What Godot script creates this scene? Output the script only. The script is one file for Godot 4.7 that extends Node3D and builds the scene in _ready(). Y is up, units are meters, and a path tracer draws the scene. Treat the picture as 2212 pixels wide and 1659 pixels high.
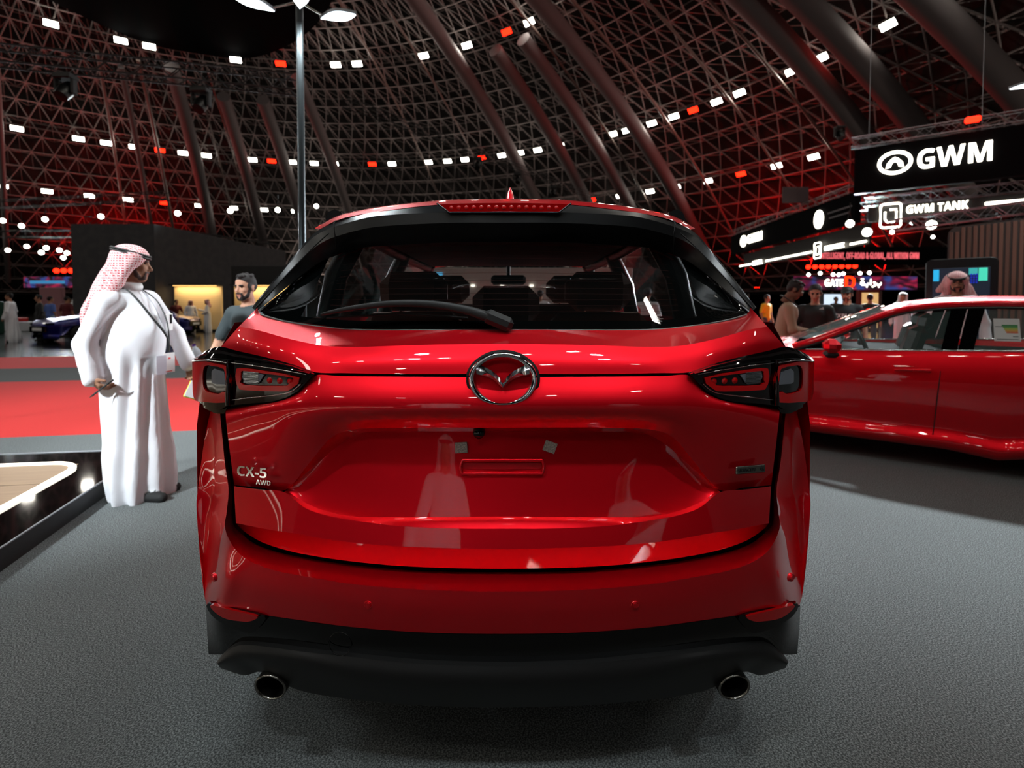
extends Node3D
# A motor show hall under a space-frame dome: a red SUV seen from behind, a red sedan, visitors and stands.

const DOME_C := Vector3(-27.9, -96.8, -25.6)
const DOME_R := 142.8
const EYE := 1.31

class MB:
	var v := PackedVector3Array()
	var n := PackedVector3Array()
	var uv := PackedVector2Array()
	var c := PackedColorArray()
	var ix := PackedInt32Array()
	func vert(p: Vector3, nn: Vector3, t := Vector2.ZERO, col := Color.WHITE) -> int:
		v.append(p); n.append(nn); uv.append(t); c.append(col)
		return v.size() - 1
	func tri(a: int, b: int, d: int) -> void:
		var g := (v[b] - v[a]).cross(v[d] - v[a])
		ix.append(a)
		if g.dot(n[a] + n[b] + n[d]) > 0.0:
			ix.append(d); ix.append(b)
		else:
			ix.append(b); ix.append(d)
	func quad(a: Vector3, b: Vector3, cc: Vector3, d: Vector3, toward: Vector3, col := Color.WHITE) -> void:
		var nn := (b - a).cross(cc - a)
		if nn.length_squared() < 1e-16:
			nn = (cc - a).cross(d - a)
		nn = nn.normalized()
		if nn.dot(toward) < 0.0:
			nn = -nn
		var i := vert(a, nn, Vector2(0, 0), col)
		vert(b, nn, Vector2(1, 0), col); vert(cc, nn, Vector2(1, 1), col); vert(d, nn, Vector2(0, 1), col)
		tri(i, i + 1, i + 2); tri(i, i + 2, i + 3)
	func flat(a: Vector3, b: Vector3, cc: Vector3, toward: Vector3, col := Color.WHITE) -> void:
		var nn := (b - a).cross(cc - a).normalized()
		if nn.dot(toward) < 0.0:
			nn = -nn
		var i := vert(a, nn, Vector2.ZERO, col)
		vert(b, nn, Vector2.ZERO, col); vert(cc, nn, Vector2.ZERO, col)
		tri(i, i + 1, i + 2)
	func box(t: Transform3D, s: Vector3, r := 0.0, col := Color.WHITE) -> void:
		# a box, its edges chamfered by r
		var h := s / 2.0
		r = minf(r, minf(h.x, minf(h.y, h.z)) * 0.9)
		var ax := [Vector3.RIGHT, Vector3.UP, Vector3.BACK]
		for k in 3:
			for sg in [-1.0, 1.0]:
				var nn: Vector3 = ax[k] * sg
				var u: Vector3 = ax[(k + 1) % 3]
				var w: Vector3 = ax[(k + 2) % 3]
				var o: Vector3 = nn * h.dot(ax[k])
				var hu: Vector3 = u * (h.dot(u) - r)
				var hw: Vector3 = w * (h.dot(w) - r)
				quad(t * (o - hu - hw), t * (o + hu - hw), t * (o + hu + hw), t * (o - hu + hw), t.basis * nn, col)
		if r <= 0.0:
			return
		for k in 3:
			var a: Vector3 = ax[k]
			var u: Vector3 = ax[(k + 1) % 3]
			var w: Vector3 = ax[(k + 2) % 3]
			var ha: Vector3 = a * (h.dot(a) - r)
			for su in [-1.0, 1.0]:
				for sw in [-1.0, 1.0]:
					var p1: Vector3 = u * su * h.dot(u) + w * sw * (h.dot(w) - r)
					var p2: Vector3 = u * su * (h.dot(u) - r) + w * sw * h.dot(w)
					quad(t * (p1 - ha), t * (p1 + ha), t * (p2 + ha), t * (p2 - ha), t.basis * (u * su + w * sw), col)
		for sx in [-1.0, 1.0]:
			for sy in [-1.0, 1.0]:
				for sz in [-1.0, 1.0]:
					var d := Vector3(sx, sy, sz)
					var m := h * d
					flat(t * (m - Vector3(0, sy, sz) * r), t * (m - Vector3(sx, 0, sz) * r), t * (m - Vector3(sx, sy, 0) * r), t.basis * d, col)
	func grid(rows: Array, toward: Vector3, wrap_u := false, wrap_v := false, col := Color.WHITE) -> void:
		# rows of points, smooth normals; the normals' mean points towards `toward` (zero: away from the middle)
		var nr := rows.size()
		var nc: int = rows[0].size()
		var base := v.size()
		var mid := Vector3.ZERO
		for r in nr:
			for k in nc:
				mid += rows[r][k]
		mid /= nr * nc
		var total := 0.0
		for r in nr:
			for k in nc:
				var k0: int = (k - 1 + nc) % nc if wrap_u else maxi(k - 1, 0)
				var k1: int = (k + 1) % nc if wrap_u else mini(k + 1, nc - 1)
				var r0: int = (r - 1 + nr) % nr if wrap_v else maxi(r - 1, 0)
				var r1: int = (r + 1) % nr if wrap_v else mini(r + 1, nr - 1)
				var du: Vector3 = rows[r][k1] - rows[r][k0]
				var dv: Vector3 = rows[r1][k] - rows[r0][k]
				if du.length_squared() < 1e-12:
					var rr: int = r1 if r1 != r else r0
					du = rows[rr][k1] - rows[rr][k0]
				var nn := du.cross(dv)
				if nn.length_squared() < 1e-18:
					nn = Vector3.UP
				nn = nn.normalized()
				total += nn.dot(toward) if toward != Vector3.ZERO else nn.dot(rows[r][k] - mid)
				vert(rows[r][k], nn, Vector2(float(k) / maxi(nc - 1, 1), float(r) / maxi(nr - 1, 1)), col)
		if total < 0.0:
			for i in range(base, n.size()):
				n[i] = -n[i]
		for r in (nr if wrap_v else nr - 1):
			for k in (nc if wrap_u else nc - 1):
				var a := base + r * nc + k
				var b := base + r * nc + (k + 1) % nc
				var d := base + ((r + 1) % nr) * nc + k
				var e := base + ((r + 1) % nr) * nc + (k + 1) % nc
				tri(a, b, e); tri(a, e, d)
	func tube(path: Array, rad, sides := 8, caps := true, closed := false, flat_k := 1.0, up := Vector3.UP, col := Color.WHITE) -> void:
		# a tube along path; rad is a number or an array; flat_k squeezes it along up
		var rows := []
		var m := path.size()
		for i in m:
			var a: Vector3 = path[(i - 1 + m) % m] if closed else path[maxi(i - 1, 0)]
			var b: Vector3 = path[(i + 1) % m] if closed else path[mini(i + 1, m - 1)]
			var t := (b - a).normalized()
			var s := t.cross(up)
			if s.length_squared() < 1e-4:
				s = t.cross(Vector3(0.3, 0.1, 0.9))
			s = s.normalized()
			var w := s.cross(t).normalized()
			var rr: float = rad[i] if rad is Array else rad
			var ring := PackedVector3Array()
			for k in sides:
				var f := TAU * k / sides
				ring.append(path[i] + s * cos(f) * rr + w * sin(f) * rr * flat_k)
			rows.append(ring)
		var base := v.size()
		for i in m:
			for k in sides:
				var nn: Vector3 = (rows[i][k] - path[i])
				vert(rows[i][k], nn.normalized() if nn.length_squared() > 1e-14 else Vector3.UP, Vector2(float(k) / sides, float(i) / m), col)
		for i in (m if closed else m - 1):
			for k in sides:
				var a := base + i * sides + k
				var b := base + i * sides + (k + 1) % sides
				var d := base + ((i + 1) % m) * sides + k
				var e := base + ((i + 1) % m) * sides + (k + 1) % sides
				tri(a, b, e); tri(a, e, d)
		if caps and not closed:
			for e in [0, m - 1]:
				var dir: Vector3 = (path[0] - path[1]) if e == 0 else (path[m - 1] - path[m - 2])
				disc(path[e], rows[e], dir.normalized(), col)
	func disc(mid: Vector3, ring, dir: Vector3, col := Color.WHITE) -> void:
		var i0 := vert(mid, dir, Vector2.ZERO, col)
		for p in ring:
			vert(p, dir, Vector2.ZERO, col)
		var m: int = ring.size()
		for k in m:
			tri(i0, i0 + 1 + k, i0 + 1 + (k + 1) % m)
	func lathe(t: Transform3D, profile: Array, sides := 20, col := Color.WHITE) -> void:
		# profile: Vector2(radius, along y); hard corners where a point repeats
		var segs := [[]]
		for i in profile.size():
			if i > 0 and profile[i].is_equal_approx(profile[i - 1]):
				segs.append([])
			segs[-1].append(profile[i])
		for seg in segs:
			if seg.size() < 2:
				continue
			var base := v.size()
			for i in seg.size():
				var a: Vector2 = seg[maxi(i - 1, 0)]
				var b: Vector2 = seg[mini(i + 1, seg.size() - 1)]
				var d := b - a
				for k in sides:
					var f := TAU * k / sides
					var nn := Vector3(d.y * cos(f), -d.x, d.y * sin(f))
					vert(t * Vector3(seg[i].x * cos(f), seg[i].y, seg[i].x * sin(f)), (t.basis * nn).normalized(), Vector2(float(k) / sides, seg[i].y), col)
			for i in seg.size() - 1:
				for k in sides:
					var a: int = base + i * sides + k
					var b: int = base + i * sides + (k + 1) % sides
					tri(a, b, b + sides); tri(a, b + sides, a + sides)
	func prism(poly: PackedVector2Array, t: Transform3D, depth: float, bevel := 0.0, col := Color.WHITE) -> void:
		# poly in the xy plane of t, from z = 0 (front, facing +z) back to z = -depth
		var top := poly
		if bevel > 0.0:
			var off := Geometry2D.offset_polygon(poly, -bevel, Geometry2D.JOIN_MITER)
			if off.size() and off[0].size() == poly.size():
				# match starts
				var best := 0
				for k in off[0].size():
					if off[0][k].distance_squared_to(poly[0]) < off[0][best].distance_squared_to(poly[0]):
						best = k
				top = PackedVector2Array()
				var same := Geometry2D.is_polygon_clockwise(off[0]) == Geometry2D.is_polygon_clockwise(poly)
				for k in poly.size():
					top.append(off[0][(best + (k if same else -k) + poly.size()) % poly.size()])
			else:
				bevel = 0.0
		var tr := Geometry2D.triangulate_polygon(top)
		for k in range(0, tr.size(), 3):
			flat(t * Vector3(top[tr[k]].x, top[tr[k]].y, 0), t * Vector3(top[tr[k + 1]].x, top[tr[k + 1]].y, 0), t * Vector3(top[tr[k + 2]].x, top[tr[k + 2]].y, 0), t.basis.z, col)
		tr = Geometry2D.triangulate_polygon(poly)
		for k in range(0, tr.size(), 3):
			flat(t * Vector3(poly[tr[k]].x, poly[tr[k]].y, -depth), t * Vector3(poly[tr[k + 1]].x, poly[tr[k + 1]].y, -depth), t * Vector3(poly[tr[k + 2]].x, poly[tr[k + 2]].y, -depth), -t.basis.z, col)
		var cw := Geometry2D.is_polygon_clockwise(poly)
		for k in poly.size():
			var a := poly[k]
			var b := poly[(k + 1) % poly.size()]
			var e := b - a
			var o := Vector2(e.y, -e.x) * (-1.0 if cw else 1.0)
			var o3 := t.basis * Vector3(o.x, o.y, 0)
			if bevel > 0.0:
				var a2 := top[k]
				var b2 := top[(k + 1) % poly.size()]
				quad(t * Vector3(a2.x, a2.y, 0), t * Vector3(b2.x, b2.y, 0), t * Vector3(b.x, b.y, -bevel), t * Vector3(a.x, a.y, -bevel), o3 + t.basis.z * o.length(), col)
			quad(t * Vector3(a.x, a.y, -bevel), t * Vector3(b.x, b.y, -bevel), t * Vector3(b.x, b.y, -depth), t * Vector3(a.x, a.y, -depth), o3, col)
	func mesh() -> ArrayMesh:
		var a := []
		a.resize(Mesh.ARRAY_MAX)
		a[Mesh.ARRAY_VERTEX] = v
		a[Mesh.ARRAY_NORMAL] = n
		a[Mesh.ARRAY_TEX_UV] = uv
		a[Mesh.ARRAY_COLOR] = c
		a[Mesh.ARRAY_INDEX] = ix
		var m := ArrayMesh.new()
		if v.size():
			m.add_surface_from_arrays(Mesh.PRIMITIVE_TRIANGLES, a)
		return m

var M := {}
var counts := {}
var rng := RandomNumberGenerator.new()

func numbered(called: String) -> String:
	var k: int = counts.get(called, 0)
	counts[called] = k + 1
	return called if k == 0 else "%s_%03d" % [called, k]

func thing(called: String, label: String, category: String, at := Vector3.ZERO, turn := 0.0, group := "") -> Node3D:
	var o := Node3D.new()
	o.name = numbered(called)
	add_child(o)
	o.position = at
	o.rotation.y = turn
	o.set_meta("label", label)
	o.set_meta("category", category)
	if group:
		o.set_meta("group", group)
	return o

func part(called: String, mb, material: Material, parent: Node, label := "") -> MeshInstance3D:
	var o := MeshInstance3D.new()
	o.name = called
	o.mesh = mb.mesh() if mb is MB else mb
	o.material_override = material
	parent.add_child(o, true)
	if label:
		o.set_meta("label", label)
	return o

func single(called: String, mb, material: Material, label: String, category: String, group := "") -> MeshInstance3D:
	var o := part(numbered(called), mb, material, self, label)
	o.set_meta("category", category)
	if group:
		o.set_meta("group", group)
	return o

func struct(called: String, mb, material: Material, label: String, category := "") -> MeshInstance3D:
	var o := part(numbered(called), mb, material, self, label)
	o.set_meta("kind", "structure")
	o.set_meta("category", category if category else called.get_slice("_", 0))
	return o

func dup(o: Node3D, at: Vector3, label := "") -> Node3D:
	var r: Node3D = o.duplicate()
	r.name = numbered(String(o.name).rstrip("0123456789").trim_suffix("_"))
	add_child(r)
	r.position = at
	if label:
		r.set_meta("label", label)
	return r

func mt(col: Color, rough := 0.5, metal := 0.0, coat := 0.0) -> StandardMaterial3D:
	var m := StandardMaterial3D.new()
	m.albedo_color = col
	m.roughness = rough
	m.metallic = metal
	if coat > 0.0:
		m.clearcoat_enabled = true
		m.clearcoat = coat
		m.clearcoat_roughness = 0.03
	return m

func glow(col: Color, power: float) -> StandardMaterial3D:
	var m := mt(col, 0.5)
	m.emission_enabled = true
	m.emission = col
	m.emission_energy_multiplier = power
	return m

func noise_tex(freq: float, a: Color, b: Color, size := 512, seed_ := 1, oct := 3, mid := 0.5, kind := FastNoiseLite.TYPE_SIMPLEX_SMOOTH) -> NoiseTexture2D:
	var f := FastNoiseLite.new()
	f.noise_type = kind
	f.seed = seed_
	f.frequency = freq
	f.fractal_octaves = oct
	var t := NoiseTexture2D.new()
	t.width = size
	t.height = size
	t.seamless = true
	t.noise = f
	var g := Gradient.new()
	g.set_color(0, a)
	g.set_color(1, b)
	g.set_offset(0, mid - 0.3)
	g.set_offset(1, mid + 0.3)
	t.color_ramp = g
	return t

func tri_tex(m: StandardMaterial3D, t: Texture2D, scale: float) -> StandardMaterial3D:
	m.albedo_texture = t
	m.uv1_triplanar = true
	m.uv1_world_triplanar = true
	m.uv1_scale = Vector3.ONE * scale
	return m

func T(at := Vector3.ZERO, turn := 0.0) -> Transform3D:
	return Transform3D(Basis(Vector3.UP, turn), at)

func along(a: Vector3, b: Vector3) -> Transform3D:
	# y runs from a to b
	var y := (b - a).normalized()
	var x := y.cross(Vector3.BACK if absf(y.z) < 0.9 else Vector3.RIGHT).normalized()
	return Transform3D(Basis(x, y, x.cross(y)), a)

func cat(p: Array, per := 4) -> Array:
	# a Catmull-Rom curve through the points
	var o := []
	for i in p.size() - 1:
		var a = p[maxi(i - 1, 0)]
		var b = p[i]
		var c = p[i + 1]
		var d = p[mini(i + 2, p.size() - 1)]
		for k in per:
			o.append(b.cubic_interpolate(c, a, d, float(k) / per))
	o.append(p[-1])
	return o

func loft(curves: Array, per_u: int, per_v: int, toward: Vector3, mb: MB = null) -> MB:
	# curves of equal point counts; smooth along and across
	if mb == null:
		mb = MB.new()
	var fine := []
	for c in curves:
		fine.append(cat(c, per_u))
	var rows := []
	for i in fine.size() - 1:
		for k in (per_v if i < fine.size() - 2 else per_v + 1):
			var t := float(k) / per_v
			var r := PackedVector3Array()
			for j in fine[0].size():
				var b: Vector3 = fine[i][j]
				r.append(b.cubic_interpolate(fine[i + 1][j], fine[maxi(i - 1, 0)][j], fine[mini(i + 2, fine.size() - 1)][j], t))
			rows.append(r)
	mb.grid(rows, toward)
	return mb

func dome(az: float, h: float, inside := 0.0) -> Vector3:
	# a point on the dome: azimuth in degrees round its axis (0 straight ahead), height over the floor
	var r := DOME_R - inside
	var q := sqrt(maxf(r * r - (h - DOME_C.y) ** 2, 0.0))
	var a := deg_to_rad(az)
	return Vector3(DOME_C.x + q * sin(a), h, DOME_C.z - q * cos(a))

func area(at: Vector3, look: Vector3, size: Vector2, energy: float, col: Color, parent: Node = self) -> void:
	var l := AreaLight3D.new()
	l.name = "light"
	l.area_size = size
	l.light_energy = energy
	l.light_color = col
	l.shadow_enabled = true
	l.area_range = 300.0
	parent.add_child(l, true)
	l.transform = Transform3D(Basis.looking_at(look - at, Vector3.UP if absf((look - at).normalized().y) < 0.95 else Vector3.FORWARD), at)

func spot(at: Vector3, look: Vector3, angle: float, energy: float, col: Color, size: float, parent: Node = self) -> void:
	var l := SpotLight3D.new()
	l.name = "light"
	l.spot_angle = angle
	l.spot_angle_attenuation = 1.0
	l.light_energy = energy
	l.light_color = col
	l.light_size = size
	l.spot_range = 300.0
	l.spot_attenuation = 2.0
	l.shadow_enabled = true
	parent.add_child(l, true)
	l.transform = Transform3D(Basis.looking_at(look - at, Vector3.UP if absf((look - at).normalized().y) < 0.95 else Vector3.FORWARD), at)

func text_mesh(s: String, size: float, depth: float, serif := false, bold := true) -> TextMesh:
	var f := SystemFont.new()
	f.font_names = PackedStringArray(["Droid Serif" if serif else "Droid Sans"])
	f.font_weight = 700 if bold else 400
	var t := TextMesh.new()
	t.font = f
	t.text = s
	t.font_size = 64
	t.pixel_size = size / 46.0   # size is the height of a capital
	t.depth = depth
	t.curve_step = 1.0
	return t
const SUV := {
	"ta": [[-1,1141,60],[89,1139,61],[255,1138,67],[399,1139,76],[483,1140,85],[581,1156,113],[687,1173,154],[813,1187,222]],
	"tb": [[-2,1176,75],[90,1175,76],[245,1173,81],[379,1172,90],[480,1176,105],[588,1195,130],[692,1210,165],[788,1214,218]],
	"tc": [[-2,1212,105],[91,1211,106],[239,1208,111],[374,1203,119],[476,1205,129],[585,1223,154],[683,1244,187],[756,1252,222]],
	"td": [[-4,1246,170],[95,1246,173],[251,1244,189],[411,1243,222],[531,1250,256],[667,1265,311],[757,1284,355],[782,1306,377]],
	"ma": [[-1,1130,60],[136,1131,62],[290,1131,69],[411,1131,77],[486,1131,86],[527,1092,92],[578,1064,103],[662,1049,125],[764,1027,165]],
	"mb": [[-1,1060,28],[134,1060,30],[284,1059,36],[390,1057,44],[462,1054,51],[537,1046,62],[589,1035,73],[659,1017,92],[736,989,121]],
	"mc": [[-2,1000,65],[161,1000,68],[317,997,75],[390,991,80],[446,968,86],[503,903,93],[575,824,107],[654,823,128],[741,817,160]],
	"rc": [[-3,972,138],[169,971,141],[317,969,148],[390,963,148],[446,932,143],[500,886,134],[577,820,118]],
	"rm": [[-3,859,107],[141,858,109],[277,856,115],[365,854,120],[453,846,125],[529,833,127],[576,819,117]],
	"re": [[-2,764,80],[139,762,82],[273,759,88],[381,757,95],[453,766,101],[520,787,109],[575,820,112]],
	"rf": [[-2,760,62],[137,759,64],[269,758,69],[376,759,76],[453,770,83],[516,790,92],[573,823,101]],
	"la": [[-1,748,45],[136,748,47],[266,752,52],[382,763,60],[451,773,66],[512,790,75],[569,826,86],[646,826,105],[727,824,134]],
	"lb": [[-1,703,30],[135,705,32],[263,707,37],[370,712,44],[454,719,52],[529,727,63],[602,730,78],[665,732,96],[711,732,113]],
	"lc": [[-2,637,60],[137,638,62],[269,641,67],[379,647,75],[479,655,85],[570,664,101],[646,677,120],[698,694,138],[730,711,150]],
	"ka": [[-2,617,80],[206,618,84],[385,627,95],[499,636,108],[600,644,128],[677,656,150],[724,679,163],[754,699,176],[762,740,184],[762,797,185],[775,869,191],[790,1012,199]],
	"kb": [[0,613,0],[195,615,4],[362,623,13],[469,634,23],[568,642,40],[642,655,59],[697,677,82],[734,722,102],[743,758,126],[743,816,136],[763,881,155],[787,1016,177]],
	"kc": [[0,564,0],[195,565,4],[363,572,13],[475,581,24],[589,585,45],[671,587,68],[729,600,90],[840,587,223],[868,692,266],[862,771,277],[850,861,259],[840,1004,245]],
	"kd": [[-1,502,8],[196,503,12],[365,509,22],[485,516,34],[613,517,59],[700,510,86],[767,497,115],[875,458,233],[920,688,274],[925,766,292],[905,894,290],[885,999,295]],
	"ga": [[-1,498,12],[197,499,16],[367,506,26],[487,512,38],[615,513,64],[702,505,91],[770,492,121],[870,433,231]],
	"gb": [[-1,456,14],[198,458,18],[367,465,28],[488,471,40],[617,468,66],[705,455,94],[773,437,124],[855,385,209]],
	"gc": [[-1,406,30],[200,409,34],[370,418,44],[491,422,57],[613,419,81],[701,401,109],[766,358,137],[830,330,175]],
	"da": [[-1,417,12],[197,420,16],[365,429,26],[484,433,38],[577,433,54],[662,425,77],[717,404,97],[776,346,123]],
	"db": [[-1,372,8],[197,375,12],[366,383,22],[493,402,35],[582,401,52],[661,394,73],[711,376,91],[767,344,115]],
	"dc": [[-2,272,60],[205,274,64],[382,280,75],[509,287,89],[575,297,102],[654,318,123],[714,293,144],[805,281,187]],
	"wa": [[-4,1247,175],[199,1246,187],[412,1245,227],[533,1252,262],[667,1268,311],[756,1287,350]],
	"wb": [[-7,1376,345],[205,1375,358],[418,1375,398],[558,1373,440],[686,1354,474],[764,1313,418]],
	"wc": [[-12,1564,545],[179,1562,555],[380,1555,584],[574,1537,621],[667,1477,596],[753,1374,513]],
	"sa": [[-9,1647,440],[108,1647,444],[219,1645,455],[375,1634,483],[493,1624,514],[659,1581,568],[723,1496,530],[774,1394,463],[813,1307,402]],
	"sb": [[-9,1612,405],[106,1612,408],[184,1614,415],[367,1612,446],[482,1603,476],[653,1565,550],[723,1485,525],[773,1386,461],[810,1306,399]],
	"sc": [[-8,1578,400],[106,1579,403],[203,1579,413],[366,1576,441],[481,1567,471],[626,1536,530],[709,1463,514],[762,1375,452],[802,1301,392]],
	"sd": [[-11,1529,500],[111,1530,504],[215,1530,514],[389,1524,546],[527,1516,575],[635,1477,563],[699,1422,524],[747,1355,455],[784,1295,378]],
	"ra": [[-9,1649,445],[108,1649,449],[219,1648,460],[376,1637,488],[494,1627,520],[584,1613,549],[663,1584,579]],
	"rb": [[-13,1698,620],[117,1698,624],[240,1696,638],[415,1687,673],[547,1675,711],[652,1659,750],[714,1609,706]],
	"lamp_house": [[481,1137,75],[545,1157,86],[626,1172,105],[714,1183,134],[784,1192,166],[840,1177,200],[905,1156,259],[910,1122,259],[910,1074,258],[900,1044,254],[860,1034,218],[813,1026,182],[775,1026,161],[747,1041,148],[686,1051,123],[600,1062,98],[560,1074,89],[527,1091,82],[505,1112,79]],
	"lamp_outer": [[740,1151,134],[903,1150,256],[908,1109,256],[903,1062,253],[880,1041,239],[817,1045,175],[745,1052,137],[735,1066,132]],
	"lamp_inner": [[749,1142,134],[791,1148,154],[824,1146,174],[835,1126,182],[836,1093,183],[822,1075,173],[771,1073,144],[757,1080,137],[741,1082,130],[743,1114,131]],
	"lamp_block": [[749,1133,129],[787,1140,147],[798,1132,154],[799,1103,154],[788,1099,148],[743,1100,126]],
	"lamp_u": [[518,1128,76],[624,1143,99],[696,1147,122],[708,1139,127],[710,1114,127],[700,1093,123],[682,1089,117],[570,1091,86],[544,1097,80]],
	"lamp_ucut": [[535,1127,74],[621,1136,93],[685,1140,113],[692,1133,115],[693,1116,116],[685,1103,113],[568,1105,80],[549,1110,77]],
	"lamp_white": [[620,1132,88],[661,1139,100],[685,1141,108],[689,1123,109],[680,1107,106],[644,1106,95],[635,1112,92]],
	"reflector": [[626,518,55],[694,519,76],[773,513,110],[778,502,113],[735,490,92],[680,495,71],[646,502,60]],
	"reflector_pocket": [[608,519,54],[697,520,81],[800,505,128],[786,478,121],[724,466,92],[651,465,66],[622,489,57]],
	"brake": [[-8,1637,398],[209,1635,411],[173,1613,407],[-8,1611,398]],
}

func _ready() -> void:
	rng.seed = 7
	# ---- camera
	var cam := Camera3D.new()
	cam.name = "camera"
	add_child(cam)
	cam.position = Vector3(0, EYE, 0)
	cam.rotation.x = -atan(0.03)
	cam.projection = Camera3D.PROJECTION_FRUSTUM
	cam.near = 0.05
	cam.far = 600.0
	cam.size = cam.near * 1659.0 / 1060.0
	cam.frustum_offset = Vector2(0, -(829.5 - 693.8) / 1060.0 * cam.near)
	var ca := CameraAttributesPhysical.new()
	ca.frustum_focal_length = 17.2
	ca.exposure_aperture = 3.2
	ca.frustum_focus_distance = 1.35
	cam.attributes = ca
	cam.current = true
	# ---- the air of a closed hall: no sky
	var we := WorldEnvironment.new()
	we.name = "environment"
	var env := Environment.new()
	env.background_mode = Environment.BG_COLOR
	env.background_color = Color.BLACK
	env.tonemap_mode = Environment.TONE_MAPPER_LINEAR
	env.tonemap_exposure = 1.0
	env.sdfgi_enabled = true
	env.ssao_enabled = true
	env.ssil_enabled = true
	we.environment = env
	add_child(we)
	make_materials()
	build_lamp_posts()
	build_spots()
	build_dome()
	build_floor()
	build_suv()
	build_sedan()
	build_stands()
	build_people()
	build_far()

func make_materials() -> void:
	var red := mt(Color(0.90, 0.0, 0.10), 0.43, 0.80, 1.0)
	red.clearcoat_roughness = 0.02
	M.red = red
	M.gap = mt(Color(0.012, 0.012, 0.013), 0.8)
	M.gloss = mt(Color(0.012, 0.012, 0.014), 0.05)
	M.matte = mt(Color(0.062, 0.063, 0.066), 0.5)
	M.satin = mt(Color(0.03, 0.031, 0.035), 0.3)
	M.rubber = mt(Color(0.03, 0.03, 0.03), 0.8)
	M.chrome = mt(Color(0.90, 0.91, 0.93), 0.10, 1.0)
	M.steel = mt(Color(0.55, 0.54, 0.52), 0.22, 1.0)
	M.post = mt(Color(0.22, 0.24, 0.25), 0.35, 0.8)
	M.alu = mt(Color(0.55, 0.56, 0.58), 0.35, 0.9)
	M.black = mt(Color(0.03, 0.03, 0.032), 0.6)
	M.velvet = mt(Color(0.035, 0.037, 0.045), 0.95)
	M.velvet.metallic_specular = 0.1
	M.banner = mt(Color(0.035, 0.04, 0.05), 0.9)
	M.banner.metallic_specular = 0.2
	M.dark = mt(Color(0.10, 0.10, 0.105), 0.7)
	M.white = mt(Color(0.85, 0.85, 0.85), 0.6)
	M.leather = mt(Color(0.46, 0.23, 0.15), 0.45)
	var g := mt(Color(0.02, 0.03, 0.03, 0.55), 0.0)
	g.transparency = BaseMaterial3D.TRANSPARENCY_ALPHA
	M.tint = g
	var g2 := mt(Color(0.5, 0.6, 0.58, 0.16), 0.0)
	g2.transparency = BaseMaterial3D.TRANSPARENCY_ALPHA
	M.clear = g2
	M.lamp_white = glow(Color(1.0, 0.98, 0.92), 16.0)
	M.lamp_red = glow(Color(1.0, 0.10, 0.03), 8.0)
	M.led = glow(Color(1.0, 0.97, 0.9), 5.0)
	M.strut = mt(Color(0.60, 0.56, 0.55), 0.7)
	M.lens_red = mt(Color(0.5, 0.01, 0.015), 0.1, 0.0, 1.0)

func build_lamp_posts() -> void:
	# two posts with leaf-shaped light panels; the one beyond the sedan is out of the frame
	for q in [[Vector3(-2.19, 0, -5.15), "slim steel lamp post with white leaf-shaped light panels behind the red SUV", [-43.0, 24.0, 76.0], 2.8], [Vector3(7.2, 0, -6.3), "slim steel lamp post standing past the red sedan", [15.0, 90.0, 160.0, 235.0, 305.0], 2.5], [Vector3(-6.3, 0, -4.95), "slim steel lamp post standing behind the light-loop plinth", [15.0, 90.0, 160.0, 235.0, 305.0], 2.5]]:
		var t := thing("lamp_post", q[1], "lamp post", q[0])
		var b := MB.new()
		b.lathe(T(), [Vector2(0, 0), Vector2(0.2, 0), Vector2(0.2, 0), Vector2(0.2, 0.02), Vector2(0.2, 0.02), Vector2(0.04, 0.03)], 24)
		part("base", b, M.steel, t)
		b = MB.new()
		b.tube([Vector3(0, 0.02, 0), Vector3(0, 4.75, 0)], 0.036, 16)
		part("pole", b, M.post, t)
		for a in q[2]:
			var r := deg_to_rad(a)
			var d := Vector3(sin(r), 0, cos(r))
			var s := d.cross(Vector3.UP)
			b = MB.new()
			b.tube([Vector3(0, 4.45, 0), d * 0.27 + Vector3(0, 4.27, 0)], 0.012, 8)
			part("arm", b, M.steel, t)
			var out := PackedVector2Array()
			for k in 17:
				var f := float(k) / 16.0
				out.append(Vector2(0.24 + 0.42 * f, 0.085 * sin(PI * pow(f, 1.15))))
			for k in range(15, 0, -1):
				var f := float(k) / 16.0
				out.append(Vector2(0.24 + 0.42 * f, -0.085 * sin(PI * pow(f, 1.15))))
			var up := Vector3(0, 1, 0) + d * 0.05
			b = MB.new()
			b.prism(out, Transform3D(Basis(d - Vector3.UP * 0.05, s, up).orthonormalized(), Vector3(0, 4.29, 0)), 0.03, 0.004)
			var leaf := part("light_housing", b, M.alu, t)
			b = MB.new()
			var inner := PackedVector2Array()
			for p in out:
				inner.append(Vector2(0.45 + (p.x - 0.45) * 0.94, p.y * 0.86))
			b.prism(inner, Transform3D(Basis(d - Vector3.UP * 0.05, s, up).orthonormalized(), Vector3(0, 4.255, 0)), 0.006)
			part("light_panel", b, glow(Color(0.93, 0.98, 1.0), 9.0), leaf)
			area(Vector3(0, 4.21, 0) + d * 0.46, Vector3(0, 0, 0) + d * 0.3, Vector2(0.42, 0.12), q[3], Color(0.95, 0.99, 1.0), t)

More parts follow.
